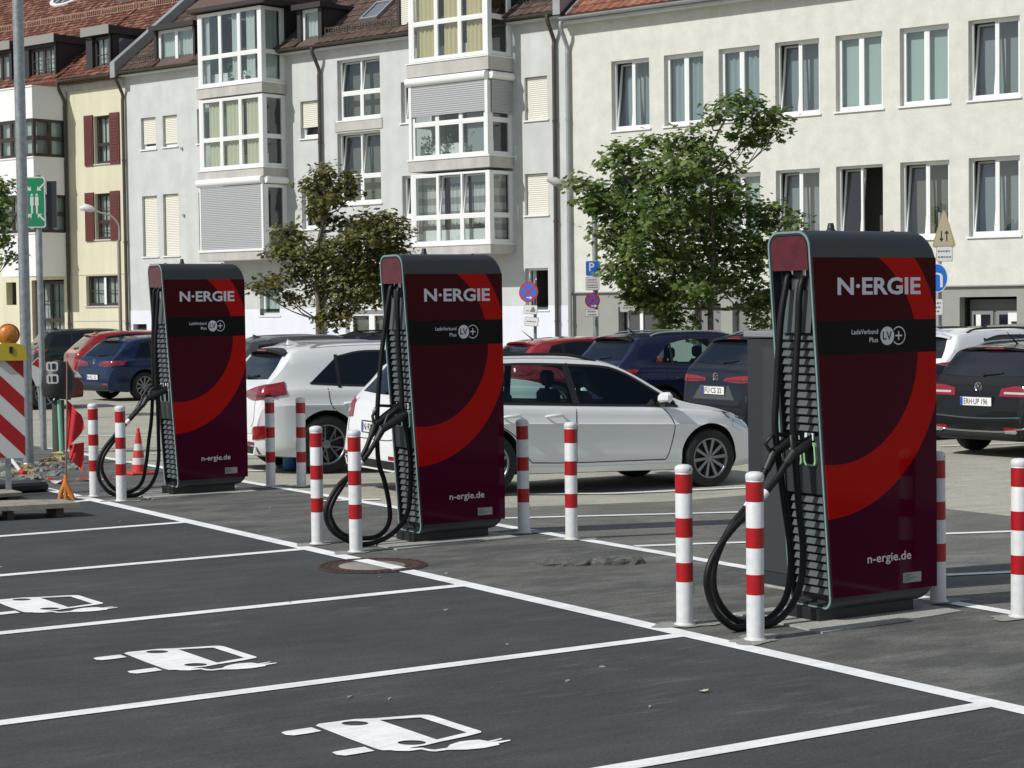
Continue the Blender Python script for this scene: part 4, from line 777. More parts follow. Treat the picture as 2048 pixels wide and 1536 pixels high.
def wheelmeshes(Rr, style):
    k = (round(Rr, 3), style)
    if k in _rims: return _rims[k]
    t = MB(); W_ = .105; rr = Rr*.685
    t.lathe([(rr, -W_), (Rr*.90, -W_-.004), (Rr*.97, -W_+.012), (Rr, -W_+.04), (Rr, W_-.04), (Rr*.97, W_-.012), (Rr*.90, W_+.004), (rr, W_)], axis='y', n=40)
    tm_ = t.mesh('tyre', tyrem); r = MB()   # outer side is +y
    r.lathe([(rr+.004, W_-.002), (rr-.012, W_+.004), (rr-.022, W_-.02), (rr-.026, -W_)], axis='y', n=40, mi=0); r.lathe([(0, W_-.075), (rr-.03, W_-.075)], axis='y', n=30, mi=1)
    n = {'ten': 10, 'tri': 5, 'five': 5, 'cap': 9}[style]
    def spoke(a0, a1, w0, w1, r0, r1, h=W_-.012):
        c0, s0, c1, s1 = math.cos(a0), math.sin(a0), math.cos(a1), math.sin(a1); T0 = (-s0, c0); T1 = (-s1, c1)
        P_ = [(r0*c0-T0[0]*w0, r0*s0-T0[1]*w0), (r0*c0+T0[0]*w0, r0*s0+T0[1]*w0), (r1*c1+T1[0]*w1, r1*s1+T1[1]*w1), (r1*c1-T1[0]*w1, r1*s1-T1[1]*w1)]
        vs = [(x, h-(.012 if i < 2 else 0), z) for i, (x, z) in enumerate(P_)]+[(x, h-.04, z) for x, z in P_]
        r.add(vs, [(0, 1, 2, 3), (0, 1, 5, 4), (1, 2, 6, 5), (2, 3, 7, 6), (3, 0, 4, 7)], 0)
    for i in range(n):
        a = 2*PI*i/n
        if style == 'tri': spoke(a, a-.30, .010, .011, .05, rr-.015); spoke(a, a+.30, .010, .011, .05, rr-.015); spoke(a-.30, a+.1, .008, .008, rr-.03, rr*.55)
        elif style == 'ten': spoke(a, a, .014, .019, .04, rr-.015)
        elif style == 'five': spoke(a-.09, a-.17, .012, .016, .04, rr-.015); spoke(a+.09, a+.17, .012, .016, .04, rr-.015)
        else: spoke(a, a+.12, .018, .030, .04, rr-.015)
    r.lathe([(.0, W_-.006), (.045, W_-.010), (.058, W_-.03)], axis='y', n=16, mi=0)
    _rims[k] = (tm_, r.mesh('rim', [rimal, rimdk])); return _rims[k]
TPL = {
 # top profile and belt line as fractions of length from the rear, heights in metres for H=1.5
 'hatch': dict(top=[(0, .50), (.006, .74), (.018, .93), (.035, 1.00), (.075, 1.17), (.135, 1.385), (.16, 1.43), (.25, 1.475), (.38, 1.50), (.50, 1.485), (.565, 1.44), (.64, 1.29), (.735, 1.035), (.76, .995), (.86, .93), (.93, .86), (.975, .775), (.992, .68), (1, .52)],
               belt=[(0, .93), (.10, .945), (.3, .93), (.55, .905), (.76, .885), (1, .80)], dlo_b=[(.145, .985), (.30, .965), (.55, .94), (.742, .925)], dlo_t=[(.20, 1.335), (.33, 1.405), (.53, 1.375), (.735, .965)]),
 'suv': dict(top=[(0, .55), (.006, .82), (.018, 1.03), (.035, 1.09), (.075, 1.27), (.115, 1.47), (.135, 1.50), (.22, 1.535), (.36, 1.55), (.50, 1.53), (.56, 1.49), (.64, 1.33), (.725, 1.13), (.75, 1.09), (.86, 1.02), (.93, .93), (.98, .80), (1, .58)],
             belt=[(0, 1.02), (.10, 1.03), (.3, 1.0), (.55, .975), (.76, .96), (1, .9)], dlo_b=[(.155, 1.08), (.30, 1.035), (.55, 1.01), (.73, 1.0)], dlo_t=[(.245, 1.38), (.34, 1.44), (.53, 1.42), (.70, 1.06)]),
 'wagon': dict(top=[(0, .50), (.006, .74), (.018, .95), (.032, 1.02), (.065, 1.20), (.10, 1.40), (.118, 1.435), (.20, 1.465), (.36, 1.49), (.50, 1.475), (.57, 1.43), (.645, 1.28), (.735, 1.03), (.76, .985), (.86, .90), (.93, .80), (.975, .68), (1, .50)],
               belt=[(0, .94), (.10, .95), (.3, .93), (.55, .905), (.76, .885), (1, .80)], dlo_b=[(.095, .985), (.30, .965), (.55, .94), (.742, .925)], dlo_t=[(.135, 1.33), (.33, 1.39), (.54, 1.365), (.735, .965)]),
}
def car(label, kind, L_, W_, H_, mat, loc, rz, wb, pitch=0., tyre=.325, rim='ten', group='parked cars', cutwin=False, rails=None, plate=None, tl='hatch', spoiler=True, roofm=None, dark_rear=True, front=False, handles=True, mirror=True, gl=None, rear_off=None, badge=None, plate_frame=False, lowtrim=False, name='parked_car', cat='car', aerial='fin', clad=False):
    T = TPL[kind]; root = thing(name, label, cat, loc, rz, group); root.rotation_euler = (0, pitch, rz); hk = H_/(1.55 if kind == 'suv' else 1.5 if kind == 'hatch' else 1.49)
    top = pchip([(x*L_, z*hk) for x, z in T['top']]); belt = pchip([(x*L_, z*hk) for x, z in T['belt']])
    hwid = W_/2
    def plan(x):
        f = 1.
        if x < .62: f *= 1-.20*((.62-x)/.62)**3.0
        if x > L_-.85: f *= 1-.27*((x-L_+.85)/.85)**2.3
        return f
    def sect(x):
        zt = top(x); zb = min(belt(x), zt-.045*min(1, max(.3, zt))); w_ = hwid*plan(x); bot = .20+.05*max(0, (.5-x)/.5)+.03*max(0, (x-L_+.6)/.6); h = max(zt-zb, .01); P_ = [(0, bot), (w_*.82, bot), (w_*.93, bot+.015), (w_*.968, bot+.07)]
        for t, f in ((.10, .990), (.28, .976), (.50, .984), (.70, .998), (.735, 1.0), (.765, .984), (.88, .978), (.96, .964), (1., .945)): P_.append((w_*f, bot+.07+(zb-bot-.07)*t))
        yb = w_*.945; k = .38
        for f in (.06, .33, .60, .82): P_.append((yb-.014-k*h*f, zb+h*f))
        ye = yb-.014-k*h*.82; e = min(1, h/.3)
        P_ += [(ye-.035*e-.004, zt-.035*e*h/.5-.006), (ye-.11*e-.02, zt-.018*e), (max(ye-.26, .3*ye), zt-.008*e), (ye*.3, zt-.001), (0, zt)]
        return P_
    xs = sorted(set([0, .004, .012]+[x*L_ for x, _ in T['top']]+[L_*i/64 for i in range(65)]+[L_-.01, L_-.004])); xs = [x for i, x in enumerate(xs) if i == 0 or x-xs[i-1] > .0035]
    b = MB(); rings = []
    for x in xs:
        s_ = sect(x); full = s_+[(-y, z) for y, z in s_[-2:0:-1]]; rings.append([(x-L_/2, y, z) for y, z in full])
    m = len(rings[0]); b.add([p for r in rings for p in r], [(i*m+j, i*m+(j+1) % m, (i+1)*m+(j+1) % m, (i+1)*m+j) for i in range(len(rings)-1) for j in range(m)]); b.add(rings[0], [tuple(range(m-1, -1, -1))]); b.add(rings[-1], [tuple(range(m))])
    me = b.mesh('body', mat); bm = bmesh.new(); bm.from_mesh(me); bmesh.ops.remove_doubles(bm, verts=bm.verts, dist=.0008); bmesh.ops.recalc_face_normals(bm, faces=bm.faces); bm.to_mesh(me)
    bvh = BVHTree.FromBMesh(bm); bm.free(); x_r = L_/2-(L_-wb)*.5 if rear_off is None else None
    xr = -wb/2 if rear_off is None else -L_/2+rear_off; xf_ = xr+wb; trk = hwid-.118; ra = tyre+.055
    cut = MB()
    for x in (xr, xf_):
        for s in (-1, 1): cut.cyl((x, s*(hwid-.30), tyre+.01), (x, s*(hwid+.3), tyre+.01), ra, n=36, smooth=False)
    objs = []
    co = link('cut', cut.mesh('cut', mat)); objs.append(co)
    db = [(x*L_-L_/2, z*hk) for x, z in T['dlo_b']]; dt = [(x*L_-L_/2, z*hk) for x, z in T['dlo_t']]
    def poly_rs(P_, n):
        out = []; f = pchip([(i, p[0]) for i, p in enumerate(P_)]); g = pchip([(i, p[1]) for i, p in enumerate(P_)])
        for i in range(n+1): q = (len(P_)-1)*i/n; out.append((f(q), g(q)))
        return out
    B_, T_ = poly_rs(db, 14), poly_rs(dt, 14)
    if cutwin:
        c2 = MB(); c2.prism(B_+T_[::-1], -hwid-.3, hwid+.3, 'y'); c2o = link('cut2', c2.mesh('cut2', mat)); objs.append(c2o)
    bo = link('body', me, root)
    bo.parent = None
    for o in objs:
        _b = bmesh.new(); _b.from_mesh(o.data); bmesh.ops.remove_doubles(_b, verts=_b.verts, dist=.0005); bmesh.ops.recalc_face_normals(_b, faces=_b.faces); _b.to_mesh(o.data); _b.free()
        md = bo.modifiers.new('b', 'BOOLEAN'); md.operation = 'DIFFERENCE'; md.solver = 'EXACT'; md.object = o
    bpy.context.view_layer.update(); ev = bpy.data.meshes.new_from_object(bo.evaluated_get(bpy.context.evaluated_depsgraph_get())); bo.modifiers.clear(); bo.data = ev; ev.name = 'body'; bo.parent = root
    for o in objs: bpy.data.objects.remove(o)
    ev.materials.clear(); ev.materials.append(mat); ev.materials.append(cardark); ev.materials.append(black)
    bm = bmesh.new(); bm.from_mesh(ev)
    for f in bm.faces:
        c = f.calc_center_median(); nr = bvh.find_nearest(c); f.smooth = True
        f.material_index = 1 if (nr[3] > .006 and abs(f.normal.dot(nr[1])) < .9) or nr[3] > .02 else 0
        if f.material_index == 0 and clad and c.z < .34 : f.material_index = 2
        if c.z < .215: f.material_index = 1
    for e in bm.edges:
        if len(e.link_faces) == 2 and (e.calc_face_angle(0) > R(34) or e.link_faces[0].material_index != e.link_faces[1].material_index): e.smooth = False
    bm.to_mesh(ev); bm.free()
    def hit(proj, a, c):
        if proj in ('L', 'R'): s = 1 if proj == 'L' else -1; r = bvh.ray_cast(Vector((a, s*3, c)), Vector((0, -s, 0)))
        elif proj in ('WL', 'WR'):
            s = 1 if proj == 'WL' else -1; t = R(a); dv = Vector((-math.cos(t), s*math.sin(t), 0)); r = bvh.ray_cast(Vector((-L_/2+.6, s*.35, c))+dv*3, -dv)
        elif proj == 'B': r = bvh.ray_cast(Vector((-6, a, c)), Vector((1, 0, 0)))
        elif proj == 'F': r = bvh.ray_cast(Vector((6, a, c)), Vector((-1, 0, 0)))
        else: r = bvh.ray_cast(Vector((a, c, 5)), Vector((0, 0, -1)))
        return (r[0], r[1]) if r[0] is not None else (None, None)
    def patch(nm, proj, Bt, Tp, mat_, off=.004, nu=12, nv=5, par=root, raw=False, thick=.0):
        Bq, Tq = (Bt, Tp) if raw else (poly_rs(Bt, nu), poly_rs(Tp, nu)); nu = len(Bq)-1; vs = []; ok = []
        for j in range(nv+1):
            for i in range(nu+1):
                a = Bq[i][0]+(Tq[i][0]-Bq[i][0])*j/nv; c = Bq[i][1]+(Tq[i][1]-Bq[i][1])*j/nv; p, n_ = hit(proj, a, c)
                ok.append(p is not None); vs.append(p+n_*off if p is not None else Vector((0, 0, 0)))
        q = MB(); fs = [(j*(nu+1)+i, j*(nu+1)+i+1, (j+1)*(nu+1)+i+1, (j+1)*(nu+1)+i) for j in range(nv) for i in range(nu)]; fs = [f for f in fs if all(ok[k] for k in f)]
        if not fs: return None
        q.add(vs, fs, 0, True)
        # rim skirt back into the body so the part has thickness
        if off > .006:
            bd = [i for i in range(nu+1)]+[j*(nu+1)+nu for j in range(1, nv+1)]+[nv*(nu+1)+i for i in range(nu-1, -1, -1)]+[j*(nu+1) for j in range(nv-1, 0, -1)]
            if all(ok): 
                inn = []
                for k in bd: p = bvh.find_nearest(vs[k]); inn.append(p[0]-p[1]*.004)
                n_ = len(bd); q.add([vs[k] for k in bd]+inn, [(i, (i+1) % n_, n_+(i+1) % n_, n_+i) for i in range(n_)])
        return q.build(nm, mat_, par)
    def strip(nm, proj, pts, wd, mat_, off=.003, n=24, par=root):
        P_ = smoothpath([Vector((a, c, 0)) for a, c in pts], n); Bq, Tq = [], []
        for i, p in enumerate(P_):
            d = (P_[min(i+1, n)]-P_[max(i-1, 0)]).normalized(); nn = Vector((-d.y, d.x, 0))*wd/2; Bq.append((p.x-nn.x, p.y-nn.y)); Tq.append((p.x+nn.x, p.y+nn.y))
        return patch(nm, proj, Bq, Tq, mat_, off, par=par, raw=True, nv=1)
    def rect(a0, a1, c0, c1): return [(a0, c0), (a1, c0)], [(a0, c1), (a1, c1)]
    X = lambda f: f*L_-L_/2; Z = lambda z: z*hk
    # side glass, pillars, seams
    for sd in ('L', 'R'):
        rowg = patch('side_window', sd, db, dt, gl or (sideglass if cutwin else carglass), -.003 if cutwin else .003, 20, 6)
        ring = B_+T_[::-1]
        for nm, P_ in (('window_trim', B_), ('window_trim', T_)): strip(nm, sd, P_, .026, black, .005, 26)
        bx = .445 if kind != 'suv' else .43; zb_ = belt(bx*L_); strip('door_pillar', sd, [(X(bx)+.05, zb_+.03), (X(bx)-.02, Z(1.395 if kind != 'suv' else 1.45))], .085, black, .006, 10)
        cx = .245 if kind == 'hatch' else .235; strip('door_pillar', sd, [(X(cx)+.03, zb_+.03), (X(cx)+.04, Z(1.37 if kind != 'suv' else 1.41))], .045, black, .006, 8)
        for pts in ([(X(bx)+.03, zb_-.01), (X(bx)+.02, .75), (X(bx)+.03, .5), (X(bx)+.03, .33)], [(X(.70), belt(.7*L_)-.0), (X(.725), .72), (X(.715), .45), (X(.70), .33)], [(X(.205), belt(.2*L_)), (X(.215), .82), (xr+ra*.78, .62+.0), (xr+ra+.06, .40), (xr+ra+.12, .33)], [(xr+ra+.12, .335), (X(bx), .325), (X(.70), .335)]): strip('panel_gap', sd, pts, .011, gapm, .0016, 22)
        strip('crease', sd, [(X(.12), Z(.78)), (X(.3), Z(.745)), (X(.55), Z(.725)), (X(.72), Z(.70))], .012, mat, .006, 24)
        strip('sill_trim', sd, [(xr+ra+.04, .265), (0, .25), (xf_-ra-.04, .265)], .06, black if clad else mat, .008, 20)
        if clad:
            for xx in (xr, xf_): strip('arch_trim', sd, [(xx+(ra+.03)*math.cos(t), tyre+.01+(ra+.03)*math.sin(t)) for t in [PI*(-.08)+PI*1.16*k/12 for k in range(13)]], .07, black, .008, 30)
        s = 1 if sd == 'L' else -1
        if handles:
            for hx in (bx-.055, .275): 
                p, n_ = hit(sd, X(hx), Z(.83)); h = MB(); h.tube([p+Vector((-.11, s*.004, 0)), p+Vector((-.085, s*.034, .004)), p+Vector((.06, s*.036, .010)), p+Vector((.10, s*.004, .010))], [.010, .017, .019, .012], 8); h.build('door_handle', mat, root)
        if mirror:
            p, n_ = hit(sd, X(.695), Z(.985)); 
            c0 = p+Vector((-.02, s*.145, .035)); mm_ = MB(lambda x, y, z, c0=c0, s=s: Vector((c0.x+x-abs(y)*.15, c0.y+s*y, c0.z+z+y*.10))); mm_.box(-.055, .06, -.10, .10, -.062, .062, bev=.038); mo = mm_.build('wing_mirror', mat, root)
            MB().tube([p+Vector((-.01, -s*.02, -.035)), p+Vector((-.03, s*.09, -.03)), p+Vector((-.05, s*.22, -.028))], [.03, .034, .028], 8).build('mirror_foot', black, mo)
        for x, nm in ((xr, 0), (xf_, 1)):
            tm_, rm = wheelmeshes(tyre, rim); wo = link('wheel', tm_, root); wo.location = (x, s*trk, tyre); wo.rotation_euler = (0, random.uniform(0, 6), 0 if s > 0 else PI); link('rim', rm, wo)
    # windscreen, rear window
    yb = hwid*.72
    patch('windscreen', 'F', [(-yb*1.0, Z(1.03 if kind != 'suv' else 1.12)), (0, Z(1.02 if kind != 'suv' else 1.11)), (yb*1.0, Z(1.03 if kind != 'suv' else 1.12))], [(-yb*.80, Z(1.40 if kind != 'suv' else 1.45)), (0, Z(1.43 if kind != 'suv' else 1.48)), (yb*.80, Z(1.40 if kind != 'suv' else 1.45))], carglass, .003, 16, 8)
    z0, z1 = (1.02, 1.355) if kind == 'hatch' else (1.115, 1.44) if kind == 'suv' else (1.045, 1.375)
    rgw = patch('rear_window', 'B', [(-yb*.98, Z(z0+.02)), (0, Z(z0)), (yb*.98, Z(z0+.02))], [(-yb*.80, Z(z1-.02)), (0, Z(z1)), (yb*.80, Z(z1-.02))], carglass, .003, 20, 10)
    wp = MB(); p0 = hit('B', 0, Z(z0+.03))[0]+Vector((-.02, 0, 0)); p1 = hit('B', -.30, Z(z0+.06))[0]+Vector((-.015, 0, 0)); wp.tube([p0, p0.lerp(p1, .5)+Vector((-.01, 0, 0)), p1], .010, 6); wp.cyl(p0+Vector((.02, 0, 0)), p0+Vector((-.012, 0, 0)), .022, n=10); wp.build('rear_wiper', black, root)
    if spoiler:
        zt = hit('T', -L_/2+(.145 if kind == 'hatch' else .12)*L_+.05, 0)[0].z; xx = -L_/2+(.145 if kind == 'hatch' else .115)*L_; sp_ = MB(); yw = hwid*.66; n = 8; vs = []
        for k in range(n+1):
            y = -yw+2*yw*k/n; c = (abs(y)/yw)**3; vs += [(xx+.16, y, zt+.004-c*.05), (xx-.13+c*.05, y, zt-.012-c*.05), (xx-.125+c*.05, y, zt-.045-c*.05), (xx+.12, y, zt-.07-c*.05)]
        sp_.add(vs, [(4*k+i, 4*k+4+i, 4*k+4+(i+1) % 4, 4*k+(i+1) % 4) for k in range(n) for i in range(4)]+[(0, 1, 2, 3), (4*n+3, 4*n+2, 4*n+1, 4*n)], 0, False); sp_.build('rear_spoiler', roofm or mat, root)
        MB().box(xx-.132, xx-.118, -.16, .16, zt-.040, zt-.022).build('high_brake_light', lens_red, root)
    # rear: lights, plate, bumper
    ye = hwid
    tls = {'hatch': ([(-12, .815), (20, .80), (64, .845)], [(-8, .88), (20, .925), (70, .93)]), 'wide': ([(-14, .85), (20, .83), (66, .865)], [(-12, .885), (20, .915), (70, .935)]), 'block': ([(2, .80), (30, .80), (60, .82)], [(4, .90), (30, .935), (64, .935)]), 'tall': ([(22, .79), (40, .78), (60, .80)], [(26, .96), (42, 1.0), (64, .985)]), 'kia': ([(-6, .875), (25, .84), (66, .905)], [(-8, .93), (25, .985), (62, 1.045)])}[tl]
    kk = hk*(1.06 if kind == 'suv' else 1.)
    for s in (-1, 1):
        o = patch('tail_light', 'WL' if s > 0 else 'WR', [(a, z*kk) for a, z in tls[0]], [(a, z*kk) for a, z in tls[1]], lens_red, .012, 22, 6)
        za, zb2 = tls[0][1][1], tls[1][1][1]
        a0, a1 = tls[0][0][0]+8, tls[0][2][0]-12; zq = za+(zb2-za)*.25; zr = za+(zb2-za)*.45
        patch('light_insert', 'WL' if s > 0 else 'WR', [(a0, zq*kk), (a1, zq*kk)], [(a0, zr*kk), (a1, zr*kk)], lens_clear if tl in ('block', 'tall') else lens_dk, .015, 14, 1, par=o or root)
        patch('reflector', 'B', *rect(*sorted((s*.48, s*.70)), .375, .415), lens_red, .008, 6, 1)
        if front is not None:
            patch('headlight_housing', 'L' if s > 0 else 'R', [(L_/2-.14, Z(.655)), (L_/2-.34, Z(.70)), (L_/2-.54, Z(.80))], [(L_/2-.18, Z(.76)), (L_/2-.34, Z(.825)), (L_/2-.60, Z(.86))], black, .006, 12, 4)
            patch('headlight', 'F', [(s*.50, Z(.68)), (s*.66, Z(.66)), (s*.84, Z(.69))], [(s*.46, Z(.76)), (s*.64, Z(.80)), (s*.84, Z(.865))], lens_clear, .008, 10, 4)
            patch('headlight', 'L' if s > 0 else 'R', [(L_/2-.17, Z(.66)), (L_/2-.34, Z(.715)), (L_/2-.50, Z(.80))], [(L_/2-.20, Z(.74)), (L_/2-.34, Z(.80)), (L_/2-.56, Z(.835))], lens_clear, .009, 10, 4)
    patch('rear_bumper', 'B', *rect(-hwid*.80, hwid*.80, .235, .36), black, .012, 14, 3)
    patch('front_grille', 'F', *rect(-.55, .55, .36, .50), black, .010, 12, 3)
    strip('panel_gap', 'B', [(-.60, Z(1.0)), (-.66, Z(.80)), (-.58, .60), (0, .575), (.58, .60), (.66, Z(.80)), (.60, Z(1.0))], .010, gapm, .0016, 60)
    if plate:
        txt, zc, ycen = plate; p, n_ = hit('B', 0, zc); x0 = min(hit('B', q, zc)[0].x for q in (-.25, 0, .25))-.012
        pf = MB(); pf.box(x0-.004, x0+.03, -.275, .275, zc-.067, zc+.067, bev=.004); pf.build('plate_frame', black, root)
        pl = MB(); pl.box(x0-.008, x0-.0041, -.26, .26, zc-.055, zc+.055); po = pl.build('licence_plate', plate_w, root); MB().box(x0-.0105, x0-.0082, .215, .258, zc-.052, zc+.052).build('plate_strip', euro, po)
        place2d(textmesh(txt, .40, .074, .012, ref='N'), 'plate_text', ink, po, (x0-.0095, .20, zc-.037), (0, -1, 0), (0, 0, 1))
    if badge:
        zc = badge[1]; p = hit('B', 0, zc)[0]; x0 = p.x-.006; bd = MB(); r_ = .062
        bd.lathe([(r_, -.004), (r_, .004), (r_-.010, .004), (r_-.010, -.004), (r_, -.004)], (x0, 0, zc), 'x', 24)
        P_ = {'vw': [[(-.03, .05), (0, -.0), (.03, .05)], [(-.052, .02), (-.026, -.045), (0, .01), (.026, -.045), (.052, .02)]], 'wing': [[(-.056, .018), (-.02, .022), (0, -.02), (.02, .022), (.056, .018)], [(-.05, -.025), (0, -.03), (.05, -.025)]], 'disc': [[(-.045, 0), (.045, 0)], [(0, -.045), (0, .045)]]}[badge[0]]
        for q in P_: bd.tube([(x0-.002, a, zc+c) for a, c in q], .0065, 6)
        bd.build('badge', chrome, root)
    if rails:
        for s in (-1, 1):
            pts = []
            for i, f in enumerate((.175, .22, .34, .46, .535)):
                q, _ = hit('T', X(f), s*(hwid*.945-.014-.38*(top(f*L_)-belt(f*L_))*.82-.07)); pts.append(q+Vector((0, 0, .0 if i in (0, 4) else .042)))
            MB().tube(smoothpath(pts, 24), .016, 8).build('roof_rail', rails, root)
    fx = X(.17)
    if aerial == 'fin':
        q = hit('T', fx+.06, 0)[0]; a = MB(); a.add([q+Vector((-.09, 0, .07)), q+Vector((-.11, .0, 0)), q+Vector((.09, 0, 0)), q+Vector((-.08, .022, 0)), q+Vector((-.08, -.022, 0)), q+Vector((.0, .018, 0)), q+Vector((0, -.018, 0))], [(0, 1, 3), (0, 3, 5), (0, 5, 2), (0, 2, 6), (0, 6, 4), (0, 4, 1)]); a.build('roof_fin', mat, root)
    elif aerial:
        q = hit('T', fx+.06, 0)[0]; MB().tube([q+Vector((.03, 0, -.01)), q+Vector((0, 0, .02)), q+Vector((-.20, 0, .17))], [.02, .012, .004], 6).build('aerial', black, root)
    if cutwin:
        seat = M('seat_fabric', (.02, .022, .026), .85) if 'seat_fabric' not in bpy.data.materials else bpy.data.materials['seat_fabric']
        for sx_ in (.30, .52):
            for y in (-.36, .36):
                h = MB(); h.box(X(sx_)-.05, X(sx_)+.06, y-.24, y+.24, .88, Z(1.09), bev=.05); h.box(X(sx_)-.06, X(sx_)+.03, y-.13, y+.13, Z(1.12), Z(1.30), bev=.04); h.cyl((X(sx_)-.01, y, Z(1.07)), (X(sx_)-.01, y, Z(1.14)), .03, n=8); h.build('seat', seat, root)
    return root, hit, patch, strip, X, Z
TX = R(-4.5)
def at_wheel(px, py, side, L_, W_, wb, rz, which='r'):
    """ground position of the car middle from the pixel where one wheel meets the ground"""
    g = gsl(px, py); s = -1 if side == 'R' else 1; off = Vector((-wb/2 if which == 'r' else wb/2, s*(W_/2-.02), 0)); off.rotate(Matrix.Rotation(rz, 3, 'Z')); return (g.x-off.x, g.y-off.y)
# white estate at the middle charger
gx, gy = at_wheel(1420, 973, 'R', 4.6, 1.80, 2.82, TX, 'f'); _o = .12
car1 = car('white estate car with tinted side windows parked behind the middle charging column', 'wagon', 4.60, 1.80, 1.50, p_white, (gx-_o*math.cos(TX), gy-_o*math.sin(TX), -.075), TX, 2.82, pitch=.026, tyre=.335, rim='ten', cutwin=True, plate=('N\u00b7RN 25', .70, 0), badge=('vw', .855), rails=black, tl='tall', group='cars parked in the near row', aerial='fin', roofm=black, rear_off=1.01)
r_, hit, patch, strip, X, Z = car1
rx, ry = at_wheel(655, 947, 'R', 4.4, 1.82, 2.66, TX, 'r')
car2 = car('white SUV with a black tinted rear screen parked between the left and middle charging columns', 'suv', 4.40, 1.84, 1.60, p_white, (rx, ry, -.05), TX, 2.66, tyre=.36, rim='tri', plate=None, tl='kia', group='cars parked in the near row', clad=False, roofm=black, rails=silver)
r2, hit, patch, strip, X, Z = car2
patch('tailgate_lower', 'B', [(-.62, .52), (0, .50), (.62, .52)], [(-.66, .60), (0, .585), (.66, .60)], p_white, .010, 12, 2); MB().box(-2.21, -2.16, -.55, -.42, .33, .40, bev=.02).build('exhaust_tip', chrome, r2)
patch('fog_light', 'B', [(-.80, .46), (-.66, .44)], [(-.82, .62), (-.68, .60)], lens_red, .014, 6, 4); patch('fog_light', 'B', [(.80, .46), (.66, .44)], [(.82, .62), (.68, .60)], lens_red, .014, 6, 4)
# navy SUV and dark SUV behind the estate, black wagon at the right
HD = R(3)
gz = -.105
def place(px, py, dep): p = atd(px, py, dep); return p.x, p.y
bx_, by_ = gsl(1385, 862).x, gsl(1385, 862).y
def rear_at(px, dep, L_, rz, dy=0.):
    """car middle from the pixel column of its rear centre and its distance"""
    p = atd(px, 700, dep); d = Vector((math.cos(rz), math.sin(rz), 0)); return (p.x+d.x*L_/2-d.y*dy, p.y+d.y*L_/2+d.x*dy, gz)
mz = rear_at(1425, 27.6, 4.5, R(-2))
car3 = car('blue-black SUV seen from behind with number plate FU CS 32, left of the power cabinet', 'suv', 4.5, 1.86, 1.66, p_char, mz, R(-2), 2.7, tyre=.36, rim='five', plate=('F\u00dc\u00b7CS 32', .83, 0), badge=('wing', 1.02), rails=silver, tl='wide', group='cars in the second row', clad=True)
r3 = car3[0]; car3[2]('tailgate_panel', 'B', [(-.50, .70), (0, .70), (.50, .70)], [(-.34, .90), (0, .90), (.34, .90)], p_grey, .004, 10, 3); [MB().cyl((-2.25, y, .34), (-2.12, y, .34), .045, n=14).build('exhaust_tip', chrome, r3) for y in (-.55, .55)]
at = rear_at(1180, 31.5, 4.4, R(-6)); car4 = car('navy blue SUV with silver roof rails behind the white estate car', 'suv', 4.4, 1.86, 1.62, p_navy, at, R(-6), 2.65, tyre=.35, rim='five', cutwin=True, badge=None, rails=silver, tl='hatch', group='cars in the second row', aerial='rod', roofm=p_black)
vw = rear_at(1950, 25.4, 4.6, R(4)); car5 = car('black estate car with silver roof rails and chrome bumper strip at the right edge', 'wagon', 4.6, 1.86, 1.51, p_black, vw, R(4), 2.7, tyre=.335, rim='five', plate=('ERH\u00b7UP 196', .74, 0), badge=('vw', .93), rails=silver, tl='block', group='cars in the second row', aerial='rod')
r5 = car5[0]; car5[3]('chrome_strip', 'B', [(-.80, .41), (-.5, .36), (0, .35), (.5, .36), (.80, .41)], .022, chrome, .018, 30); MB().box(-2.36, -2.30, .52, .72, .335, .375, bev=.015).build('exhaust_tip', chrome, r5); MB().box(-2.36, -2.30, -.72, -.52, .335, .375, bev=.015).build('exhaust_tip', chrome, r5)
car5[3]('bumper_crease', 'B', [(-.8, .55), (0, .52), (.8, .55)], .02, p_grey, .010, 20)
wv = rear_at(1800, 29.5, 4.5, R(2)); car6 = car('white SUV beyond the black estate, mostly hidden by the nearest charging column', 'suv', 4.5, 1.86, 1.64, p_white, (wv[0], wv[1], gz), R(2), 2.7, tyre=.35, rim='ten', tl='kia', group='cars in the second row', rails=black)
car7 = car('dark car whose roof shows above the white SUV at the right edge', 'suv', 4.5, 1.86, 1.62, p_black, (*place(2080, 700, 35.5), gz), R(0), 2.7, tyre=.34, group='cars in the back rows', handles=False)
rd = rear_at(985, 35, 4.3, R(-8)); car8 = car('red car behind the middle charging column, only its roof and rear visible', 'hatch', 4.3, 1.8, 1.50, p_red, rd, R(-8), 2.6, group='cars in the back rows', aerial='rod', handles=False)
bl = at_wheel(290, 801, 'R', 4.35, 1.8, 2.65, R(9), 'r'); car9 = car('dark blue hatchback parked at the left behind the bollards', 'hatch', 4.35, 1.82, 1.49, p_blue, (*bl, gz), R(9), 2.65, tyre=.33, rim='ten', plate=('N\u00b7KL 52', .55, 0), badge=('disc', .90), tl='hatch', group='cars in the second row')
rd2 = rear_at(135, 50.5, 4.4, R(-8)); car10 = car('red hatchback beyond the dark blue hatchback at the left', 'hatch', 4.4, 1.82, 1.55, p_red, rd2, R(-8), 2.65, group='cars in the back rows', handles=False)
dk = rear_at(60, 56, 4.5, R(-8)); car11 = car('dark green-grey estate behind the red hatchback at the far left', 'wagon', 4.6, 1.82, 1.56, paint('car_paint_dark_green', (.012, .022, .022)), dk, R(-8), 2.7, group='cars in the back rows', handles=False)
gy_ = rear_at(430, 36, 4.6, R(-6)); car12 = car('grey estate with roof rails half hidden behind the left charging column', 'wagon', 4.6, 1.82, 1.56, p_grey, gy_, R(-6), 2.7, group='cars in the back rows', rails=silver, handles=False)
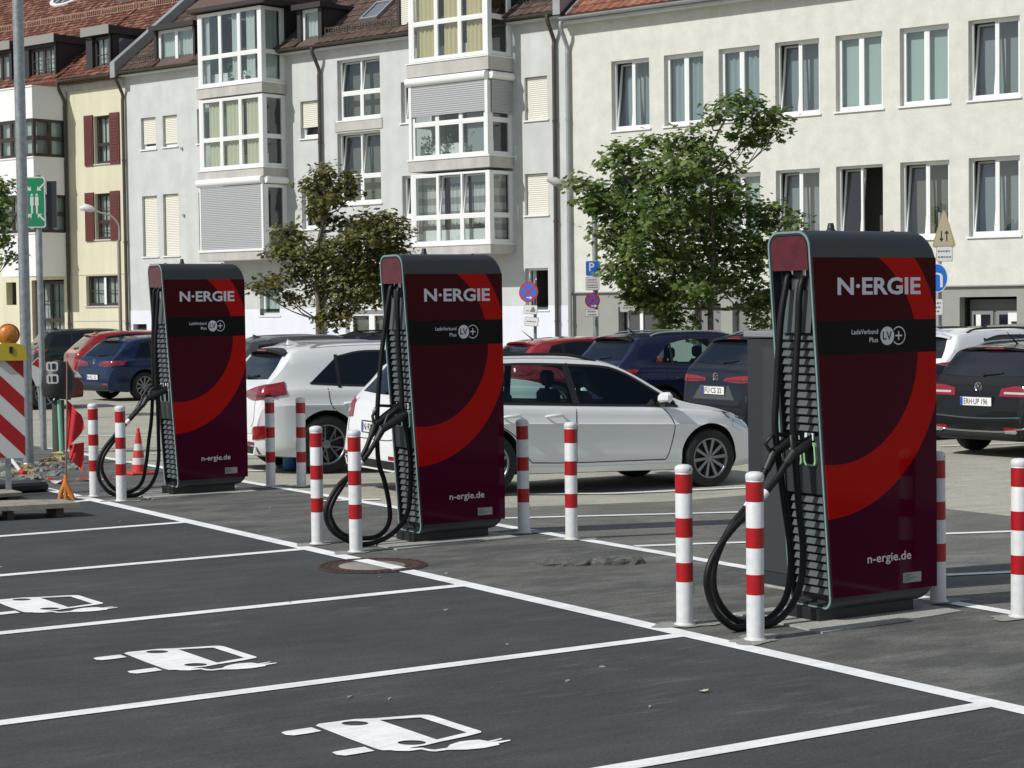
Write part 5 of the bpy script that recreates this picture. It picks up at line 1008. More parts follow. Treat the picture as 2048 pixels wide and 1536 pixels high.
gy2 = rear_at(640, 36.5, 4.5, R(-6)); car13 = car('dark car whose roof shows above the white SUV, under the brown-leaved tree', 'suv', 4.5, 1.84, 1.62, p_char, gy2, R(-6), 2.7, group='cars in the back rows', rails=black, handles=False)
rd3 = rear_at(-262, 40, 4.3, R(-8)); car14 = car('dark red car cut by the left edge behind the warning board', 'hatch', 4.3, 1.8, 1.48, paint('car_paint_dark_red', (.12, .008, .012)), rd3, R(-8), 2.6, group='cars in the back rows', handles=False)

# ------------------------------------------------------------------ trees
bark = M('tree_bark', (.16, .135, .10), .9, var=.35, vs=9, bump=.8, bs=25)
def leafmat(name, c1, c2, c3):
    m = bpy.data.materials.new(name); m.use_nodes = True; t = m.node_tree; b = t.nodes['Principled BSDF']; L = t.links.new
    g = t.nodes.new('ShaderNodeNewGeometry'); cr = t.nodes.new('ShaderNodeValToRGB'); e = cr.color_ramp.elements; e[0].color = (*c1, 1); e[1].color = (*c3, 1); x = cr.color_ramp.elements.new(.6); x.color = (*c2, 1)
    L(g.outputs['Random Per Island'], cr.inputs[0]); L(cr.outputs[0], b.inputs['Base Color']); b.inputs['Roughness'].default_value = .5; b.inputs['Specular IOR Level'].default_value = .35
    tr = t.nodes.new('ShaderNodeBsdfTranslucent'); L(cr.outputs[0], tr.inputs[0]); mx_ = t.nodes.new('ShaderNodeMixShader'); mx_.inputs[0].default_value = .46; o = t.nodes['Material Output']; L(b.outputs[0], mx_.inputs[1]); L(tr.outputs[0], mx_.inputs[2]); L(mx_.outputs[0], o.inputs[0]); return m
leaf_g = leafmat('maple_leaf_green', (.060, .115, .020), (.135, .205, .042), (.30, .36, .13))
leaf_b = leafmat('maple_leaf_olive_brown', (.070, .075, .018), (.150, .150, .040), (.29, .25, .08))
LEAF = [(0, 0), (.10, -.16), (.34, -.20), (.30, -.06), (.50, .06), (.26, .16), (.30, .38), (.13, .30), (0, .56), (-.13, .30), (-.30, .38), (-.26, .16), (-.50, .06), (-.30, -.06), (-.34, -.20), (-.10, -.16)]
def tree(label, base, dep, trunk, clusters, mat, nleaf, lsize, seed, limbs_extra=(), tr_r=.085):
    """trunk: pixels from the ground up; clusters: (px, py, rx, ry, ddep) in pixels, ddep metres nearer or farther"""
    rn = random.Random(seed); b0 = atd(*base, dep); b0.z = -.1; t = thing('tree', label, 'tree', b0)
    W_ = lambda x, y, dd=0: atd(x, y, dep+dd)-b0
    tp = [Vector((0, 0, 0))]+[W_(x, y) for x, y in trunk]; sp_ = smoothpath(tp, 26)
    for i, p in enumerate(sp_): p += Vector((rn.uniform(-.012, .012), rn.uniform(-.012, .012), 0))
    m = MB(); m.tube(sp_, [tr_r*.85*(1.25 if i == 0 else 1)*(1-.78*i/len(sp_)) for i in range(len(sp_))], 10); m.build('trunk', bark, t)
    cl = []
    px = dep/FPX
    for (x, y, rx, ry, dd) in clusters: cl.append((W_(x, y, dd), rx*px, ry*px))
    limb = MB(); twig = MB(); m = MB(); tot = sum(a*b_ for _, a, b_ in cl)
    for (c, rx, rz) in cl:
        cand = [p for p in sp_ if p.z < c.z-.05 and p.z > sp_[8].z] or [sp_[12]]
        s_ = min(cand, key=lambda p: abs((c.z-p.z)-(Vector((p.x-c.x, p.y-c.y, 0)).length*.8)))
        mid = s_.lerp(c, .5)+Vector((rn.uniform(-.1, .1), rn.uniform(-.1, .1), -.10)); q = smoothpath([s_, mid, c], 10); limb.tube(q, [.019*(1-.75*i/10) for i in range(11)], 6, cap=False)
        for k in range(7):
            a, e = rn.uniform(0, 2*PI), rn.uniform(-.4, 1.2); d = Vector((rx*math.cos(a)*math.cos(e), rx*math.sin(a)*math.cos(e), rz*math.sin(e)))*rn.uniform(.6, .95); st = q[rn.randint(5, 10)]; twig.tube([st, st.lerp(c+d, .5)+Vector((0, 0, .03)), c+d], [.010, .007, .003], 4, cap=False)
        n = int(nleaf*(rx*rz)/tot)
        # leaves sit in small sprays with gaps between them
        ns = max(6, n//12)
        for _ in range(ns):
            a, e = rn.uniform(0, 2*PI), math.asin(rn.uniform(-1, 1)); r = rn.random()**.38; sc_ = Vector((rx*r*math.cos(a)*math.cos(e), rx*r*math.sin(a)*math.cos(e)*.9, rz*r*math.sin(e)))+c
            out = (sc_-c).normalized() if (sc_-c).length > 1e-4 else Vector((0, 0, 1))
            for _k in range(rn.randint(7, 15)):
                p = sc_+Vector((rn.gauss(0, .12), rn.gauss(0, .12), rn.gauss(0, .07)))
                nrm = (Vector((rn.gauss(-.25, .5), rn.gauss(-.1, .5), 1.0))+out*.5).normalized(); u = nrm.orthogonal().normalized(); u.rotate(Matrix.Rotation(rn.uniform(0, 6.3), 3, nrm)); v = nrm.cross(u); s = lsize*rn.uniform(.6, 1.15); fold = rn.uniform(.05, .3)
                vs = [p+(u*x+v*y)*s-nrm*(abs(x)*fold+max(0, y)*.25*fold*2)*s for x, y in LEAF]
                m.add(vs, [(0, 1, 2, 3, 4, 5), (0, 5, 6, 7, 8), (0, 8, 9, 10, 11), (0, 11, 12, 13, 14, 15)])
    limb.build('limb', bark, t, kind='stuff'); twig.build('twig', bark, t, kind='stuff'); m.build('foliage', mat, t, kind='stuff'); return t
tree('young maple with full green crown in front of the cream building', (1420, 700), 35.5, [(1421, 650), (1424, 560), (1428, 470), (1422, 400), (1420, 340), (1425, 290), (1450, 240)],
     [(1475, 215, 62, 28, .0), (1540, 235, 42, 28, .3), (1430, 235, 22, 16, -.2), (1500, 275, 48, 32, .2), (1555, 262, 26, 16, .1), (1385, 285, 55, 35, -.4), (1310, 290, 40, 26, 0), (1235, 310, 42, 26, -.2), (1215, 325, 22, 14, 0), (1280, 340, 60, 40, .5), (1350, 350, 80, 50, -.8), (1430, 340, 60, 45, .6), (1185, 395, 45, 35, 0), (1160, 370, 24, 20, 0), (1240, 400, 75, 50, .4), (1320, 420, 85, 55, -1.0), (1400, 430, 80, 55, .8), (1470, 400, 55, 40, -.3), (1540, 430, 45, 32, .2), (1585, 440, 35, 22, 0), (1230, 470, 60, 42, .3), (1300, 500, 70, 50, -.6), (1380, 510, 75, 50, .7), (1460, 480, 65, 45, .2), (1250, 540, 48, 38, -.2), (1320, 570, 60, 40, .5), (1400, 570, 60, 40, -.6), (1480, 550, 60, 45, .4), (1530, 500, 40, 40, -.2), (1265, 590, 30, 26, 0), (1335, 625, 36, 32, 0), (1315, 595, 40, 30, .3), (1505, 600, 40, 32, .2), (1545, 590, 26, 40, 0), (1385, 645, 22, 24, 0), (1525, 645, 26, 22, 0)],
     leaf_g, 13800, .160, 3)
tree('maple with olive-brown leaves in front of the grey building', (637, 700), 41, [(638, 660), (636, 600), (634, 540), (640, 470), (655, 420), (668, 380), (655, 345)],
     [(650, 345, 28, 22, 0), (625, 372, 26, 18, .1), (690, 360, 24, 16, -.1), (660, 385, 45, 24, .2), (705, 385, 22, 14, 0), (640, 408, 40, 20, -.2), (670, 440, 36, 24, .3), (580, 465, 36, 22, 0), (600, 500, 50, 30, -.3), (560, 500, 26, 22, 0), (740, 440, 48, 24, .2), (780, 450, 36, 24, -.2), (805, 470, 24, 18, 0), (720, 480, 60, 34, -.5), (680, 510, 55, 34, .5), (780, 500, 45, 30, .4), (735, 530, 55, 34, .1), (640, 530, 50, 30, -.4), (590, 545, 34, 20, 0), (545, 565, 36, 16, 0), (515, 580, 16, 10, 0), (575, 590, 30, 18, .1), (640, 585, 44, 26, .4), (700, 570, 55, 32, -.4), (760, 570, 44, 30, .4), (680, 615, 36, 18, 0), (730, 600, 34, 20, 0), (655, 645, 24, 22, 0), (690, 640, 18, 16, 0)],
     leaf_b, 9600, .145, 5, tr_r=.10)
tree('tree at the left edge of which only a few leafy twigs reach into the picture', (-90, 720), 36, [(-88, 650), (-85, 560), (-80, 480), (-75, 420), (-70, 380)],
     [(8, 370, 16, 18, 0), (12, 405, 16, 12, 0), (-20, 390, 40, 36, .2), (5, 445, 22, 20, 0), (14, 480, 22, 14, 0), (25, 515, 16, 10, 0), (-30, 440, 50, 40, -.2), (-80, 400, 60, 50, .3), (-90, 330, 60, 50, .3), (-110, 470, 60, 45, .3)],
     leaf_g, 3600, .14, 8)

# ------------------------------------------------------------------ lamp posts, signs
def post(label, px, py, dep, top_y, r=.045, cat='lamp post', name='lamp_post', grp=None, mat=steel, lean=0.):
    b0 = atd(px, py if py > 900 else (top_y+620)/2, dep); b0.z = slope(b0.x); t = thing(name, label, cat, b0, 0, grp); z = atd(px, top_y, dep).z
    MB().tube([Vector((0, 0, -.02)), Vector((lean*.5, 0, z/2-b0.z/2)), Vector((lean, 0, z-b0.z))], r, 16).build('pole', mat, t); return t, b0
t_, b0 = post('thick galvanised lamp pole running up out of the picture at the left', 57, 930, 24.6, -260, .068)
b_ = MB(); b_.lathe([(.072, 0), (.085, .0), (.085, .03), (.072, .05)], n=20); b_.build('collar', steel, t_)
def face_cam(b0): # direction from a point to the camera, flat
    d = Vector((-b0.x, -b0.y, 0)).normalized(); return d
def board(par, name, mat, c, ux, n, w, h, th=.006, shape='rect', edge=None, edgem=None, back=None):
    """thin sign board centred on c, facing n"""
    uz = Vector((0, 0, 1)); k = MB(lambda a, q, z: c+ux*a+n*q+uz*z)
    if shape == 'rect': P_ = [(-w/2+.02, -h/2), (w/2-.02, -h/2), (w/2, -h/2+.02), (w/2, h/2-.02), (w/2-.02, h/2), (-w/2+.02, h/2), (-w/2, h/2-.02), (-w/2, -h/2+.02)]
    elif shape == 'round': P_ = [(w/2*math.cos(2*PI*i/36), h/2*math.sin(2*PI*i/36)) for i in range(36)]
    else: P_ = [(-w/2+.03, -h/2), (w/2-.03, -h/2), (w/2-.005, -h/2+.04), (.03, h/2-.03), (0, h/2-.01), (-.03, h/2-.03), (-w/2+.005, -h/2+.04)]
    k.prism(P_, -th, 0, 'y'); o = k.build(name, edgem or mat, par)
    if edgem:
        f = MB(lambda a, q, z: c+ux*a+n*q+uz*z); cz = sum(p[1] for p in P_)/len(P_); P2 = [(a*(1-2*edge/w), cz+(z-cz)*(1-2*edge/h)) for a, z in P_]; f.prism(P2, .0008, .003, 'y'); f.build('sign_face', mat, o)
    return o
def txt2(par, s, mat, c, ux, n, w, h, dx=0, dz=0, off=.0045, bold=.0):
    uz = Vector((0, 0, 1)); me = textmesh(s, w, h, bold); return place2d(me, 'lettering', mat, par, c+ux*(dx-w/2)+n*off+uz*(dz-h/2), ux, uz)
def shp(par, nm, mat, polys, c, ux, n, off=.0045): return place2d(fillcurve(polys), nm, mat, par, c+n*off, ux, Vector((0, 0, 1)))
def basis(b0, turn=0.):
    n = face_cam(b0); n.rotate(Matrix.Rotation(turn, 3, 'Z')); return Vector((-n.y, n.x, 0)), n
signw = M('sign_white', (.66, .66, .64), .45); signgreen = M('sign_green', (.01, .24, .10), .4); signred = M('sign_red', (.40, .015, .03), .4)
greyprint = M('small_print_grey', (.16, .16, .15), .6)
def arrow(cx, cy, ang, L_=.16, w=.035, hw=.11, hl=.08):
    c, s = math.cos(ang), math.sin(ang); P_ = [(-L_/2, -w/2), (L_/2-hl, -w/2), (L_/2-hl, -hw/2), (L_/2, 0), (L_/2-hl, hw/2), (L_/2-hl, w/2), (-L_/2, w/2)]; return [(cx+x*c-y*s, cy+x*s+y*c) for x, y in P_]
# green assembly point sign, double sided box on its own pole
t_, b0 = post('green assembly point sign with white figures and arrows on a grey pole, left', 88, 905, 27.5, 352, .043, 'sign', 'assembly_sign')
ux, n = basis(b0, R(-14)); cz = atd(82, 406, 27.5); c = Vector((0, 0, cz.z-b0.z))+n*.06-ux*.04
o = board(t_, 'sign_board', signgreen, c, ux, n, .31, .72, .01, 'rect', .018, signw)
fig = []
for dx in (-.035, .035): fig += [[(dx-.024, .08), (dx+.024, .08), (dx+.026, -.04), (dx+.014, -.05), (dx+.012, -.16), (dx-.012, -.16), (dx-.014, -.05), (dx-.026, -.04)], [(dx+.017*math.cos(2*PI*i/12), .105+.017*math.sin(2*PI*i/12)) for i in range(12)]]
for sx_, sz in ((-1, 1), (1, 1), (-1, -1), (1, -1)): fig.append(arrow(sx_*.095, sz*.215-.0, math.atan2(-sz, -sx_), .15, .022, .085, .05))
shp(o, 'pictogram', signw, fig, c, ux, n)
MB(lambda a, q, z: c+ux*a+n*q+Vector((0, 0, 1))*z).box(.165, .30, -.09, -.05, -.36, .30).build('side_panel', anthr, t_)
# street lamp at the yellow house
t_, b0 = post('thin beige street lamp with bent arm before the yellow house', 239, 790, 52, 480, .05, mat=M('lamp_post_beige', (.28, .27, .22), .5)); 
W2 = lambda x, y: atd(x, y, 52)-b0
ar = MB(); ar.tube(smoothpath([W2(240, 482), W2(239, 460), W2(236, 447), W2(222, 432), W2(200, 425), W2(186, 419)], 20), [.04]*4+[.028]*17, 8); ar.build('arm', bpy.data.materials['lamp_post_beige'], t_)
h = MB(); hp = [W2(190, 421), W2(182, 418), W2(170, 415), W2(160, 417)]; h.tube(hp, [.035, .10, .11, .04], 10); h.build('lamp_head', signw, t_)
# lamp and parking signs on one mast right of the grey building
t_, b0 = post('street lamp with short arm rising through the green maple', 1190, 810, 38, 368, .055)
W3 = lambda x, y: atd(x, y, 38)-b0
ar = MB(); ar.tube([W3(1190, 372), W3(1165, 372), W3(1140, 374), W3(1125, 370)], [.03, .03, .028, .03], 8); ar.build('arm', steel, t_)
h = MB(); h.tube([W3(1132, 373), W3(1122, 368), W3(1108, 362), W3(1094, 358)], [.04, .085, .085, .035], 12); h.build('lamp_head', M('lamp_head_grey', (.50, .50, .46), .5), t_)
def signthing(label, px, py, dep, kind, w, h, par_off=.13, turn=0, **k):
    p = atd(px, py, dep); ux, n = basis(p, turn); t = thing('road_sign', label, 'sign', p+n*par_off, 0, k.get('group')); return t, ux, n
O0 = Vector((0, 0, 0))
t, ux, n = signthing('blue square parking sign with white P and arrow, on the mast by the green maple', 1186, 537, 38, 0, 0, 0); o = board(t, 'sign_board', signblue, O0, ux, n, .29, .30, .006, 'rect', .008, signw); txt2(o, 'P', signw, O0, ux, n, .105, .17, -.025, .03, bold=.02); shp(o, 'arrow', signw, [arrow(.03, -.09, PI, .13, .016, .06, .045)], O0, ux, n)
def lines(o, c, ux, n, rows, w, seed=1):
    rn = random.Random(seed)
    for z, h in rows:
        P_ = []; x = -w/2
        while x < w/2-.02:
            l = rn.uniform(.02, .05); P_.append([(x, z), (min(x+l, w/2), z), (min(x+l, w/2), z+h), (x, z+h)]); x += l+.012
        shp(o, 'small_print', greyprint, P_, c, ux, n)
t, ux, n = signthing('white two-part text plate right under the blue parking sign', 1185, 567, 38, 0, 0, 0); o = board(t, 'sign_board', signw, O0, ux, n, .27, .27, .006, 'rect', .008, greyprint); lines(o, O0, ux, n, [(.06, .022), (.015, .018), (-.045, .024), (-.09, .024)], .2)
t, ux, n = signthing('round blue and red no-stopping sign with white arrow below the parking sign', 1185, 601, 38, 0, 0, 0); 
def nostop(t, ux, n, D):
    o = board(t, 'sign_board', signblue, O0, ux, n, D, D, .006, 'round', .035, signred); r = D/2-.035
    for s in (-1, 1): shp(o, 'cross_bar', signred, [[(a*math.cos(s*PI/4)-b*math.sin(s*PI/4), a*math.sin(s*PI/4)+b*math.cos(s*PI/4)) for a, b in ((-r, -.018), (r, -.018), (r, .018), (-r, .018))]], O0, ux, n, .0045+.0004*s)
    shp(o, 'arrow', signw, [arrow(.03, -.11, 0, .12, .02, .07, .05)], O0, ux, n, .006); return o
nostop(t, ux, n, .30)
t, ux, n = signthing('small white time plate lowest on the parking sign mast', 1184, 626, 38, 0, 0, 0); o = board(t, 'sign_board', signw, O0, ux, n, .28, .15, .006, 'rect', .008, greyprint); lines(o, O0, ux, n, [(.015, .03), (-.045, .026)], .16, 4)
# tilted no-stopping sign on its own post
t_, b0 = post('leaning post of the tilted no-stopping sign behind the red car', 1068, 790, 37.5, 560, .032, 'sign post', 'sign_post', lean=.03)
t, ux, n = signthing('tilted round no-stopping sign beside the open dark window', 1062, 584, 37.5, 0, 0, 0, turn=R(-22)); nostop(t, ux, n, .40); t.rotation_euler = (0, R(6), 0)
for (py, lab, sd) in ((619, 'upper tilted white plate with a truck picture under the no-stopping sign', 2), (643, 'lower tilted white text plate under the no-stopping sign', 3)):
    t, ux, n = signthing(lab, 1066 if py < 630 else 1068, py, 37.5, 0, 0, 0, turn=R(-22)); o = board(t, 'sign_board', signw, O0, ux, n, .29, .18, .006, 'rect', .008, greyprint); t.rotation_euler = (0, R(7), 0)
    if sd == 2: shp(o, 'truck_pictogram', greyprint, [[(.0, -.05), (.10, -.05), (.10, .0), (.07, .05), (.02, .05), (.02, 0), (0, 0)], [(-.10, -.035), (-.02, -.035), (-.02, -.02), (-.10, -.02)]], O0, ux, n)
    else: lines(o, O0, ux, n, [(-.012, .022)], .2, 6)
# fire brigade access sign under the tree
t_, b0 = post('slim grey post under the maple carrying the fire brigade sign', 1258, 800, 37, 540, .03, 'sign post', 'sign_post')
t, ux, n = signthing('white sign reading Feuerwehrzufahrt below the maple crown', 1256, 604, 37, 0, 0, 0); o = board(t, 'sign_board', signw, O0, ux, n, .31, .38, .006, 'rect'); txt2(o, 'Feuerwehr-', ink, O0, ux, n, .24, .05, 0, .09); txt2(o, 'zufahrt', ink, O0, ux, n, .16, .05, 0, 0.0); lines(o, O0, ux, n, [(-.12, .018)], .2, 6)
t, ux, n = signthing('round no-stopping sign half hidden by maple leaves above the white sign', 1264, 562, 37, 0, 0, 0, turn=R(50)); nostop(t, ux, n, .38)
# signs at the right behind the nearest charger
t_, b0 = post('steel sign post right behind the nearest charging column', 1880, 800, 33, 425, .03, 'sign post', 'sign_post')
beige = M('sign_face_in_shade', (.42, .37, .26), .5)  # beige and ochre paint the shade on the triangle's face and border
t, ux, n = signthing('warning triangle with two opposing black arrows, its shade painted in yellowish tones', 1888, 458, 33, 0, 0, 0); o = board(t, 'sign_board', beige, O0, ux, n, .40, .64, .006, 'tri', .03, M('sign_edge_in_shade', (.38, .30, .13), .5)); shp(o, 'arrows', ink, [arrow(-.045, -.13, -PI/2, .19, .02, .08, .06), arrow(.045, -.12, PI/2, .19, .02, .08, .06)], O0, ux, n)
t, ux, n = signthing('grey-white text plate under the warning triangle', 1889, 508, 33, 0, 0, 0); o = board(t, 'sign_board', signw, O0, ux, n, .27, .26, .006, 'rect', .008, greyprint); lines(o, O0, ux, n, [(.03, .03), (-.07, .03)], .22, 9)
t, ux, n = signthing('round blue mandatory sign with white turning arrow, partly behind the charger', 1874, 556, 33, 0, 0, 0); o = board(t, 'sign_board', signblue, O0, ux, n, .37, .50, .006, 'round', .018, signw)
arcp = [(.06*math.cos(a), .02+.07*math.sin(a)) for a in [PI*k/10 for k in range(11)]]+[(-.06, -.02), (-.03, -.02)]+[(.032*math.cos(a), .02+.04*math.sin(a)) for a in [PI-PI*k/10 for k in range(11)]]+[(.032, -.16), (.06, -.16)]
shp(o, 'turning_arrow', signw, [[(x*1.6, y) for x, y in arcp]], O0, ux, n)
t, ux, n = signthing('narrow white plate below the blue turning arrow sign', 1872, 614, 33, 0, 0, 0); o = board(t, 'sign_board', signw, O0, ux, n, .24, .28, .006, 'rect', .006, greyprint); lines(o, O0, ux, n, [(.05, .03), (-.02, .03), (-.09, .03)], .17, 12)

# ------------------------------------------------------------------ works corner at the left
# warning board with amber lamp
g = gpt(15, 985); wbd = thing('warning_board', 'red and white diagonally striped warning board with an amber lamp at the left edge', 'warning board', (g.x, g.y, 0)); ux, n = basis(g, R(4)); dep = 20.6
cw = atd(14, 813, dep)-Vector((g.x, g.y, 0)); wd, hh = .36, 1.10
MB(lambda a, q, z: cw+ux*a+n*q+Vector((0, 0, z))).box(-wd/2-.012, wd/2+.012, -.012, -.001, -hh/2-.012, hh/2+.012, bev=.004).build('board', signw, wbd)
stm = M('reflective_white', (.50, .51, .52), .4)
for k in range(-4, 5):
    z = k*.42+.09; poly = [(-wd/2, z+.36-.0), (-wd/2, z+.15), (wd/2, z-.21), (wd/2, z+.0)]
    # clip to the board
    def clip(P_, lim, up):
        out = []
        for i in range(len(P_)):
            a, b_ = P_[i], P_[(i+1) % len(P_)]; ia = (a[1] <= lim) if up else (a[1] >= lim); ib = (b_[1] <= lim) if up else (b_[1] >= lim)
            if ia: out.append(a)
            if ia != ib: t = (lim-a[1])/(b_[1]-a[1]); out.append((a[0]+(b_[0]-a[0])*t, lim))
        return out
    P_ = clip(clip(poly, hh/2, True), -hh/2, False)
    if len(P_) > 2: MB(lambda a, q, z: cw+ux*a+n*q+Vector((0, 0, z))).prism(P_, .0004, .002, 'y').build('red_stripe', red, wbd)
MB(lambda a, q, z: cw+ux*a+n*q+Vector((0, 0, z))).box(-.03, .03, -.06, -.013, -hh/2-.42, hh/2).build('stand_post', steel, wbd)
MB().box(-.40, .40, -.22, .22, 0, .11, bev=.03).build('rubber_foot', black, wbd)
amber = M('amber_lens', (.60, .20, .01), .15, coat=1, var=.15, vs=30, bump=.4, bs=60); yel = M('lamp_case_yellow', (.55, .42, .03), .4)
cl_ = atd(17, 669, dep)-Vector((g.x, g.y, 0)); lx = MB(lambda a, q, z: cl_+ux*a+n*q+Vector((0, 0, z)))
lx.lathe([(0, .075), (.05, .07), (.09, .045), (.105, .015)], axis='y', n=28); lo_ = lx.build('lamp_lens', amber, wbd)
MB(lambda a, q, z: cl_+ux*a+n*q+Vector((0, 0, z))).lathe([(.105, .02), (.118, .02), (.118, -.06), (.0, -.07)], axis='y', n=28).build('lamp_ring', M('lamp_ring_orange', (.50, .14, .02), .4), wbd)
MB(lambda a, q, z: cl_+ux*a+n*q+Vector((0, 0, z))).prism([(-.17, -.28), (.19, -.28), (.16, -.12), (.06, -.09), (-.06, -.09), (-.14, -.12)], -.06, .06, 'y').build('battery_case', yel, wbd)
MB(lambda a, q, z: cl_+ux*a+n*q+Vector((0, 0, z))).box(.0, .035, .06, .07, -.20, -.13).build('case_lock', black, wbd)
# board lying on supports
bd_ = thing('timber_panel', 'weathered flat wooden panel lying on the asphalt at the lower left', 'wooden panel', (gpt(60, 1035).x, gpt(60, 1035).y, 0)); wood = M('weathered_wood', (.30, .275, .22), .85, var=.3, vs=7, bump=.5); woodd = M('wood_edge_dark', (.10, .085, .065), .9, var=.3, vs=10)
e0, e1, e2, e3 = gpt(-90, 1018, .14), gpt(160, 1005, .14), gpt(128, 998, .14), gpt(-90, 1003, .14); oo = Vector((bd_.location.x, bd_.location.y, 0))
pn = MB(); q = [p-oo for p in (e0, e1, e2, e3)]; pn.add(q+[p-Vector((0, 0, .045)) for p in q], [(0, 1, 2, 3), (7, 6, 5, 4), (0, 4, 5, 1), (1, 5, 6, 2), (2, 6, 7, 3), (3, 7, 4, 0)]); pn.build('top_sheet', wood, bd_)
for (a, b_) in ((.05, .10), (.42, .47), (.82, .88)):
    p, q_ = e0.lerp(e1, a)-oo, e0.lerp(e1, b_)-oo; r, s_ = e3.lerp(e2, a)-oo, e3.lerp(e2, b_)-oo; m = MB(); z = .094; m.add([Vector((v.x, v.y, zz)) for zz in (.0, z) for v in (p.lerp(r, .12), q_.lerp(s_, .12), s_.lerp(q_, .1), r.lerp(p, .1))], [(0, 1, 5, 4), (1, 2, 6, 5), (2, 3, 7, 6), (3, 0, 4, 7), (4, 5, 6, 7)]); m.build('bearer', woodd, bd_)
b2 = thing('timber_panel', 'short second wooden panel behind the long one, at the left edge', 'wooden panel', (*gpt(-20, 998)[:2], 0)); MB().box(-.28, .28, -.22, .22, .03, .075, bev=.004).build('top_sheet', wood, b2); MB().box(-.22, -.14, -.2, .2, 0, .03).build('bearer', woodd, b2); MB().box(.14, .22, -.2, .2, 0, .03).build('bearer', woodd, b2)
# orange footed marker rod with red flags
g = gpt(130, 1000); rd_ = thing('marker_rod', 'thin marker rod on an orange clamp foot with two red flags', 'marker rod', (g.x, g.y, .0)); orange = M('orange_plastic', (.60, .20, .03), .45, var=.2, vs=12)
W4 = lambda x, y: atd(x, y, G_)-Vector((g.x, g.y, 0)); G_ = (g-Vector((0, 0, 2))).dot(FW)
MB().tube([W4(131, 985), W4(133, 900), W4(134, 800), W4(134, 722)], .010, 8).build('rod', M('rod_rusty', (.20, .13, .09), .6), rd_)
f_ = MB(); f_.tube([W4(131, 950), W4(131, 968)], [.018, .03], 8); f_.tube([W4(131, 966), W4(122, 985), W4(120, 1002)], [.03, .026, .03], 8); f_.tube([W4(131, 966), W4(140, 985), W4(150, 1004)], [.03, .03, .02], 8); f_.tube([W4(131, 970), W4(132, 998)], [.03, .02], 8); f_.build('clamp_foot', orange, rd_)
def cloth(pts_px, par, mat, nm, dd=0., amp=.03):
    ctr = pts_px; m = MB(); n = 8; (x0, y0), (x1, y1), (x2, y2), (x3, y3) = ctr; vs = []
    for j in range(n+1):
        for i in range(n+1):
            u, v = i/n, j/n; x = (x0*(1-u)+x1*u)*(1-v)+(x3*(1-u)+x2*u)*v; y = (y0*(1-u)+y1*u)*(1-v)+(y3*(1-u)+y2*u)*v; p = W4(x, y)+FW*(amp*math.sin(u*7+v*3)+dd); vs.append(p)
    m.add(vs, [(j*(n+1)+i, j*(n+1)+i+1, (j+1)*(n+1)+i+1, (j+1)*(n+1)+i) for j in range(n) for i in range(n)], 0, True); return m.build(nm, mat, par)
flagm = M('flag_red', (.50, .015, .02), .7); cloth([(134, 800), (162, 830), (170, 856), (134, 900)], rd_, flagm, 'flag'); cloth([(135, 890), (165, 885), (164, 945), (136, 915)], rd_, flagm, 'flag', .05)
# green post with yellow base and black hood, and a shield shaped sign turned away
g2 = gpt(112, 905); gp = thing('barrier_post', 'dark hooded barrier post with pale green strip and yellow foot behind the marker rod', 'barrier post', (g2.x, g2.y, 0)); D2 = (g2-Vector((0, 0, 2))).dot(FW); W5 = lambda x, y, dd=0: atd(x, y, D2+dd)-Vector((g2.x, g2.y, 0))
MB().tube([W5(118, 925), W5(116, 800)], .085, 12).build('post', M('dark_post', (.05, .055, .05), .6), gp); MB().tube([W5(123, 905, -.1), W5(118, 800, -.1)], .030, 8).build('green_strip', M('pale_green_plastic', (.22, .50, .36), .4), gp)
hd_ = MB(); hd_.tube([W5(113, 796), W5(116, 775), W5(118, 745), W5(122, 722)], [.20, .24, .22, .10], 14); hd_.build('hood', black, gp)
MB().tube([W5(100, 925, -.05), W5(132, 915, -.05)], [.13, .12], 10).build('yellow_foot', yel, gp); 
for (x, y, s) in ((104, 733, 'L'), (105, 758, 'P')):
    c = W5(x, y, -.35); ux, n = basis(g2); o = board(gp, 'label_plate', signw, c, ux, n, .16, .13)
    shp(o, 'label_print', ink, [[(-.05, -.04), (-.03, -.04), (-.03, .04), (-.05, .04)], [(.0, -.04), (.05, -.04), (.05, .04), (.0, .04)]], c, ux, n)
g3 = gpt(76, 900); s3 = thing('folded_sign', 'shield shaped red and white works sign leaning beside the lamp pole', 'works sign', (g3.x, g3.y, 0)); D3 = (g3-Vector((0, 0, 2))).dot(FW); c = atd(76, 745, D3)-Vector((g3.x, g3.y, 0)); ux, n = basis(g3)
k = MB(lambda a, q, z: c+ux*a+n*q+Vector((0, 0, z))); k.prism([(-.09, .13), (.0, .22), (.11, .15), (.10, -.05), (.02, -.19), (-.03, -.20), (-.10, -.03)], -.01, 0, 'y'); so_ = k.build('shield', signw, s3); k = MB(lambda a, q, z: c+ux*a+n*q+Vector((0, 0, z))); k.prism([(-.08, .12), (.0, .20), (.10, .14), (.095, .02)], .001, .003, 'y'); k.build('red_field', red, so_)
MB(lambda a, q, z: c+ux*a+n*q+Vector((0, 0, z))).tube([(0, -.03, -.1), (.02, -.04, -.6), (.10, -.05, -1.25)], .02, 6).build('stay', steel, s3)
